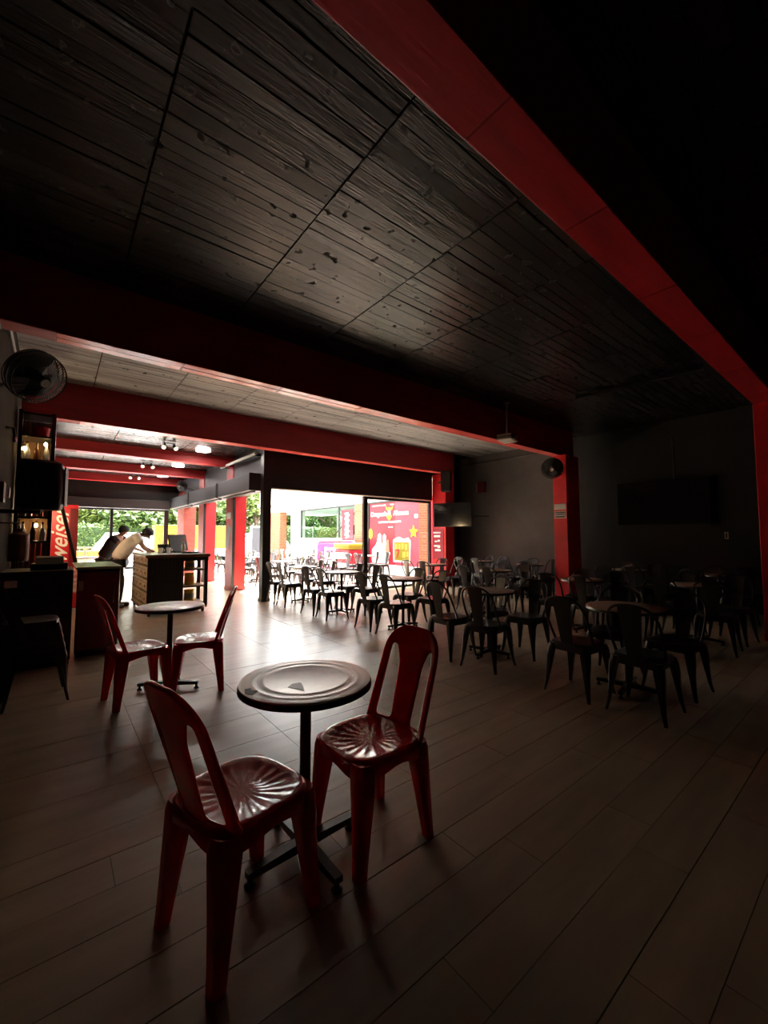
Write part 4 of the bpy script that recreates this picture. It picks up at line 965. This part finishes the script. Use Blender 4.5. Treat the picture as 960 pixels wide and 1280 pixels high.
# yellow panel, white board
o = thing('advertising_panel', 'bright yellow advertising panel on legs beyond the red columns', 'panel', (6.1, 21.6, -.06))
BB(-1.3, 1.0, -.06, .06, .85, 2.0, .01).build('panel_board', M['yellowsign'], o)
for x in (-1.15, .85): BB(x-.04, x+.04, -.04, .04, 0, .9, .004).build('leg', M['gun'], o)
for (x, z, w) in ((.55, 1.2, .2), (.75, 1.35, .05), (-.6, 1.6, .3)): BB(x-w/2, x+w/2, -.066, -.058, z, z+.03, .001).build('printed_mark', M['orange'], o)
o = thing('yellow_bin', 'yellow container panel left of the brick column, seen past the bar', 'panel', (3.9, 20.5, -.06))
BB(-.5, .75, -.3, .3, .55, 1.9, .02).build('container_body', M['yellowsign'], o); BB(-.52, .77, -.32, .32, 1.9, 1.96, .01).build('lid', M['yellowsign'], o)
for x in (-.45, .7): BB(x-.04, x+.04, -.25, .25, 0, .56, .004).build('leg', M['gun'], o)
o = thing('notice_board', 'white framed notice board left of the black post outside', 'board', (8.3, 20.8, -.06))
BB(-.45, .45, -.04, .04, .5, 2.0, .01).build('frame', M['white'], o); BB(-.38, .38, -.046, -.038, .58, 1.92, .002).build('sheet', M['greybox'], o)
for x in (-.4, .4): BB(x-.03, x+.03, -.03, .03, 0, .52, .004).build('leg', M['white'], o)
# railing and bench outside the end window
o = thing('railing', 'brown wooden railing outside the garden window', 'railing', (1.1, 18.6, -.01))
for z in (.52, .97): BB(-1.0, 1.0, -.03, .03, z, z+.05, .006).build('rail', M['oldwood'], o)
for k in range(17): BB(-.98+k*.12, -.955+k*.12, -.015, .015, .1, .97, .003).build('baluster', M['oldwood'], o)
for x in (-1.0, -.2, .62, 1.0): BB(x-.035, x+.035, -.035, .035, 0, 1.03, .006).build('post', M['oldwood'], o)
o = thing('bench', 'orange cushioned bench behind the brown railing', 'bench', (1.0, 19.2, -.01))
BB(-1.1, 1.1, -.22, .22, .38, .46, .01).build('bench_seat', M['oldwood'], o); BB(-1.1, 1.1, .16, .24, .62, .86, .02).build('bench_back', M['orange'], o)
for x in (-1.0, 0, 1.0): BB(x-.04, x+.04, -.2, .2, 0, .38, .004).build('leg', M['oldwood'], o); BB(x-.03, x+.03, .18, .22, .46, .64, .004).build('back_post', M['oldwood'], o)
o = thing('display_case', 'white topped low table inside the garden window', 'table', (.75, 15.6, 0))
BB(-.55, .45, -.3, .3, .72, .76, .008).build('tabletop', M['white'], o)
for x in (-.5, .4):
    for y in (-.25, .25): BB(x-.02, x+.02, y-.02, y+.02, 0, .72, .003).build('leg', M['gun'], o)

# neighbour shops along the patio
X0 = 9.6
sb = thing('shop_building', 'white shop building along the patio with staircase window', 'building', (X0, 14, 0))
def sbx(name, m, y0, y1, z0, z1, x0=0, x1=.3, par=None, b=.01): return BB(x0, x1, y0-14, y1-14, z0, z1, b).build(name, m, par or sb)
sbx('wall_panel', M['facade'], 13.85, 18.75, 0, 1.33); sbx('fascia', M['facade'], 9.2, 24, 2.72, 4.1)
sbx('ledge', M['grey'], 13.3, 24, 3.10, 3.14, -.10, .0); sbx('ledge', M['grey'], 9.2, 24, 2.70, 2.73, -.06, .0)
sbx('ledge', M['facade'], 9.2, 24, 3.14, 3.32, -.14, .0)
pil = sbx('pillar', M['facade'], 18.75, 19.75, 0, 2.72); sbx('pillar', M['brick'], 13.0, 13.85, 0, 2.72, -.04, .3); sbx('pillar', M['brick'], 21.0, 22.6, 0, 2.72, -.05, .35); sbx('pillar', M['brick'], 9.6, 10.05, 0, 2.72, -.05, .3)
sbx('side_panel', M['red'], 8.9, 9.6, 0, 2.72, -.02, .25)
wfm = sbx('window_frame', M['gun'], 13.85, 18.75, 2.66, 2.72, .02, .12)
for y in (13.87, 15.2, 18.7): BB(.03, .10, y-14-.02, y-14+.02, 1.33, 2.68, .004).build('mullion', M['gun'], wfm)
B(.06, .07, 13.87-14, 18.7-14, 1.33, 2.66).build('pane', M['shopglass'], sb)
sbx('room_wall', M['offwhite'], 13.5, 22, 0, 2.9, 4.2, 4.3); sbx('room_floor', M['pave'], 9.2, 22, -.1, 0, .0, 4.3); sbx('room_ceiling', M['white'], 9.2, 24, 2.75, 2.9, .3, 4.3)
# staircase inside
stc = thing('staircase', 'white stepped staircase inside the glazed shop', 'staircase', (X0+1.3, 17.9, 0))
for k in range(14):
    BB(0, 1.1, -k*.27, -k*.27+.30, .1+k*.19, .1+k*.19+.05, .006).build('tread', M['white'], stc)
b = MB(); b.loft([[(-.05, .3, -.1), (-.05, -3.6, 2.55), (-.05, -3.6, 2.95), (-.05, .3, .25)], [(0, .3, -.1), (0, -3.6, 2.55), (0, -3.6, 2.95), (0, .3, .25)]]); b.build('stringer', M['greybox'], stc)
b = MB(); b.loft([[(1.1, .3, 0), (1.1, -3.6, 0), (1.1, -3.6, 2.7), (1.1, .3, .0+.1)], [(1.15, .3, 0), (1.15, -3.6, 0), (1.15, -3.6, 2.7), (1.15, .3, .1)]]); b.build('wall_plate', M['grey'], stc)
MB().tube([(.0, .3, 1.1), (.0, -2.4, 3.0-.3)], .025).build('handrail', M['gun'], stc, True)
# red banner in the window
o = thing('banner', 'red upright banner with white lettering in the glazed shop front', 'banner', (X0-.05, 14.35, 0))
BB(-.02, 0, -.42, .42, 1.22, 2.5, .004).build('cloth', M['red'], o); MB().tube([(-.01, 0, 0), (-.01, 0, 1.25)], .02).build('stand', M['gun'], o, True); MB().lathe([(.01, 0), (.2, 0), (.2, .02), (.01, .03)], n=20).build('foot', M['gun'], o, True)
rnd = random.Random(5)
for k in range(5):
    z = 1.42+k*.22
    pts = catmull([(-.022, .12, z-.08), (-.022, -.14, z-.02), (-.022, .16, z+.05), (-.022, -.08, z+.09)], 4)
    MB().tube(pts, .028, 6).build('brush_letter', M['white'], o, True)
# pharmacy window
ph = thing('shop_window', 'red pharmacy shop window with white lettering facing the patio', 'shop window', (X0, 11.5, 0))
def pw(name, m, y0, y1, z0, z1, x=-.02, t=.015, b=.002): return BB(x, x+t, y0-11.5, y1-11.5, z0, z1, b).build(name, m, ph)
pw('poster_panel', M['posterred'], 11.35, 12.92, 0.35, 2.66, -.005, .02); pw('poster_panel', M['posterpink'], 10.05, 11.35, .35, 2.66, -.005, .02)
pw('frame', M['gun'], 12.90, 12.97, 0, 2.72, -.04, .06, .004); pw('frame', M['gun'], 10.05, 12.97, 2.66, 2.72, -.04, .06, .004); pw('frame', M['white'], 12.97, 13.02, 0, 2.72, -.04, .06, .004)
pw('base_panel', M['white'], 10.05, 12.95, 0, .36, -.03, .04)
pl = ph
def pt_(b, size, y, z, m=M['white'], bold=.004, sh=0): return text(b, size, facing_minus_x((-.0225, y-11.5, z)), m, pl, 'lettering', shear=sh, bold=bold)
pt_('Droguer\u00eda', .235, 12.28, 2.235, bold=.008); pt_('Alemana', .235, 11.0, 2.235, bold=.008)
for (y, w) in ((12.6, .2), (12.33, .22), (12.05, .34), (11.5, .18)): pw('small_print', M['white'], y-w/2, y+w/2, 2.545, 2.58, -.02, .016)
for (y, w) in ((12.15, .3), (11.85, .25), (11.5, .3), (11.2, .35)): pw('small_print', M['white'], y-w/2, y+w/2, 1.90, 1.955, -.02, .016)
for (y, w) in ((11.65, .14), (11.5, .05)): pw('small_print', M['white'], y-w/2, y+w/2, 1.72, 1.76, -.02, .016)
def flat(name, pts, m, x=-.021, t=.006):
    b = MB(); b.loft([[(x, y-11.5, z) for y, z in pts], [(x+t, y-11.5, z) for y, z in pts]]); return b.build(name, m, ph)
# emblem: spread wings over a heart shield
flat('emblem_wings', [(11.88, 2.52), (11.75, 2.44), (11.66, 2.47), (11.56, 2.44), (11.43, 2.50), (11.5, 2.38), (11.66, 2.34), (11.82, 2.38)], M['yellow'])
flat('emblem_shield', [(11.80, 2.16), (11.74, 2.2), (11.66, 2.17), (11.58, 2.2), (11.52, 2.16), (11.54, 2.08), (11.66, 1.98), (11.78, 2.08)], M['yellow'], -.023)
flat('emblem_body', [(11.72, 2.36), (11.60, 2.36), (11.58, 2.18), (11.74, 2.18)], M['white'])
def star(cy, cz, r, m, name='star'):
    flat(name, [(cy+r*(1 if k % 2 == 0 else .45)*math.cos(k*PI/5+PI/2), cz+r*(1 if k % 2 == 0 else .45)*math.sin(k*PI/5+PI/2)) for k in range(10)], m)
star(10.35, 1.55, .24, M['yellow']); flat('white_square', [(10.30, 2.02), (10.14, 2.02), (10.14, 2.16), (10.30, 2.16)], M['white'])
flat('yellow_disc', [(12.80+.13*math.cos(k*PI/8), 1.5+.2*math.sin(k*PI/8)) for k in range(16)], M['yellow'])
flat('badge_border', [(11.42, .48), (10.52, .48), (10.50, 1.25), (10.62, 1.36), (10.86, 1.30), (11.1, 1.38), (11.3, 1.34), (11.44, 1.26)], M['white'], -.022)
flat('badge', [(11.36, .54), (10.58, .54), (10.57, 1.20), (11.37, 1.20)], M['yellowsign'], -.024)
text('7', .44, facing_minus_x((-.027, 11.18-11.5, .76)), M['red'], ph, 'lettering', bold=.01)
for (y, z, w, h) in ((11.25, 1.03, .12, .2), (11.08, 1.03, .1, .18), (10.92, 1.05, .12, .2), (10.74, 1.02, .13, .2), (10.84, .76, .16, .2), (10.66, .78, .1, .16)):
    pw('printed_block', M['orange'], y-w/2, y+w/2, z-h/2, z+h/2, -.027, .006)
# printed figures
flat('printed_figure', [(12.72, .4), (12.70, .9), (12.5, 1.05), (12.38, 1.2), (12.33, 1.45), (12.22, 1.52), (12.12, 1.42), (12.12, 1.2), (12.0, .9), (12.05, .4)], M['white'], -.021)
flat('printed_figure', [(12.05, .4), (12.06, 1.0), (12.02, 1.2), (12.04, 1.42), (11.94, 1.50), (11.84, 1.40), (11.86, 1.2), (11.72, 1.1), (11.70, .4)], M['offwhite'], -.0225)
flat('printed_figure', [(11.88, .9), (11.86, 1.1), (11.78, 1.28), (11.68, 1.26), (11.66, 1.0), (11.62, .6), (11.8, .5)], M['skin'], -.024)
# pink freezer and yellow-red display
o = thing('ice_cream_freezer', 'magenta ice cream freezer with white front on the patio', 'freezer', (8.95, 14.35, 0))
BB(-.35, .3, -.95, .95, .06, 1.2, .12).build('body', M['pink'], o, True); BB(-.37, -.345, -.6, .25, .2, .95, .03).build('front_label', M['white'], o); BB(-.33, .28, -.9, .9, 1.2, 1.23, .01).build('lid', M['offwhite'], o)
text('Helados', .2, facing_minus_x((-.374, -.17, .8)), M['pink'], o, 'lettering') if False else None
for (y, w, z) in ((-.17, .5, .8), (-.17, .4, .5)): BB(-.378, -.368, y-w/2, y+w/2, z-.05, z+.05, .002).build('printed_line', M['pink'], o)
for y in (-.8, .8): BB(-.3, .25, y-.05, y+.05, 0, .06, .004).build('foot', M['black'], o)
o = thing('snack_rack', 'red display rack with yellow top beside the magenta freezer', 'rack', (8.6, 12.85, 0))
BB(-.3, .3, -.5, .5, .05, .9, .03).build('rack_body', M['red'], o); BB(-.34, .32, -.54, .54, .92, 1.15, .06).build('top_header', M['yellowsign'], o, True); BB(-.31, -.295, -.42, .42, .62, .80, .01).build('white_band', M['white'], o); BB(-.31, -.295, -.42, .42, .30, .42, .01).build('white_band', M['white'], o)
for y in (-.4, .4): BB(-.25, .25, y-.03, y+.03, 0, .05, .004).build('foot', M['black'], o)
# roof over the whole bar so that no sky leaks in
struct('roof', B(XL-.4, XR+.3, YB-.4, YP+.35, HC+.36, HC+.6), M['slab'], 'flat concrete roof of the bar')
struct('roof', B(XL-.4, XP+.35, YP+.35, YE+.6, HC2+.36, HC+.6), M['slab'], 'flat concrete roof over the counter')
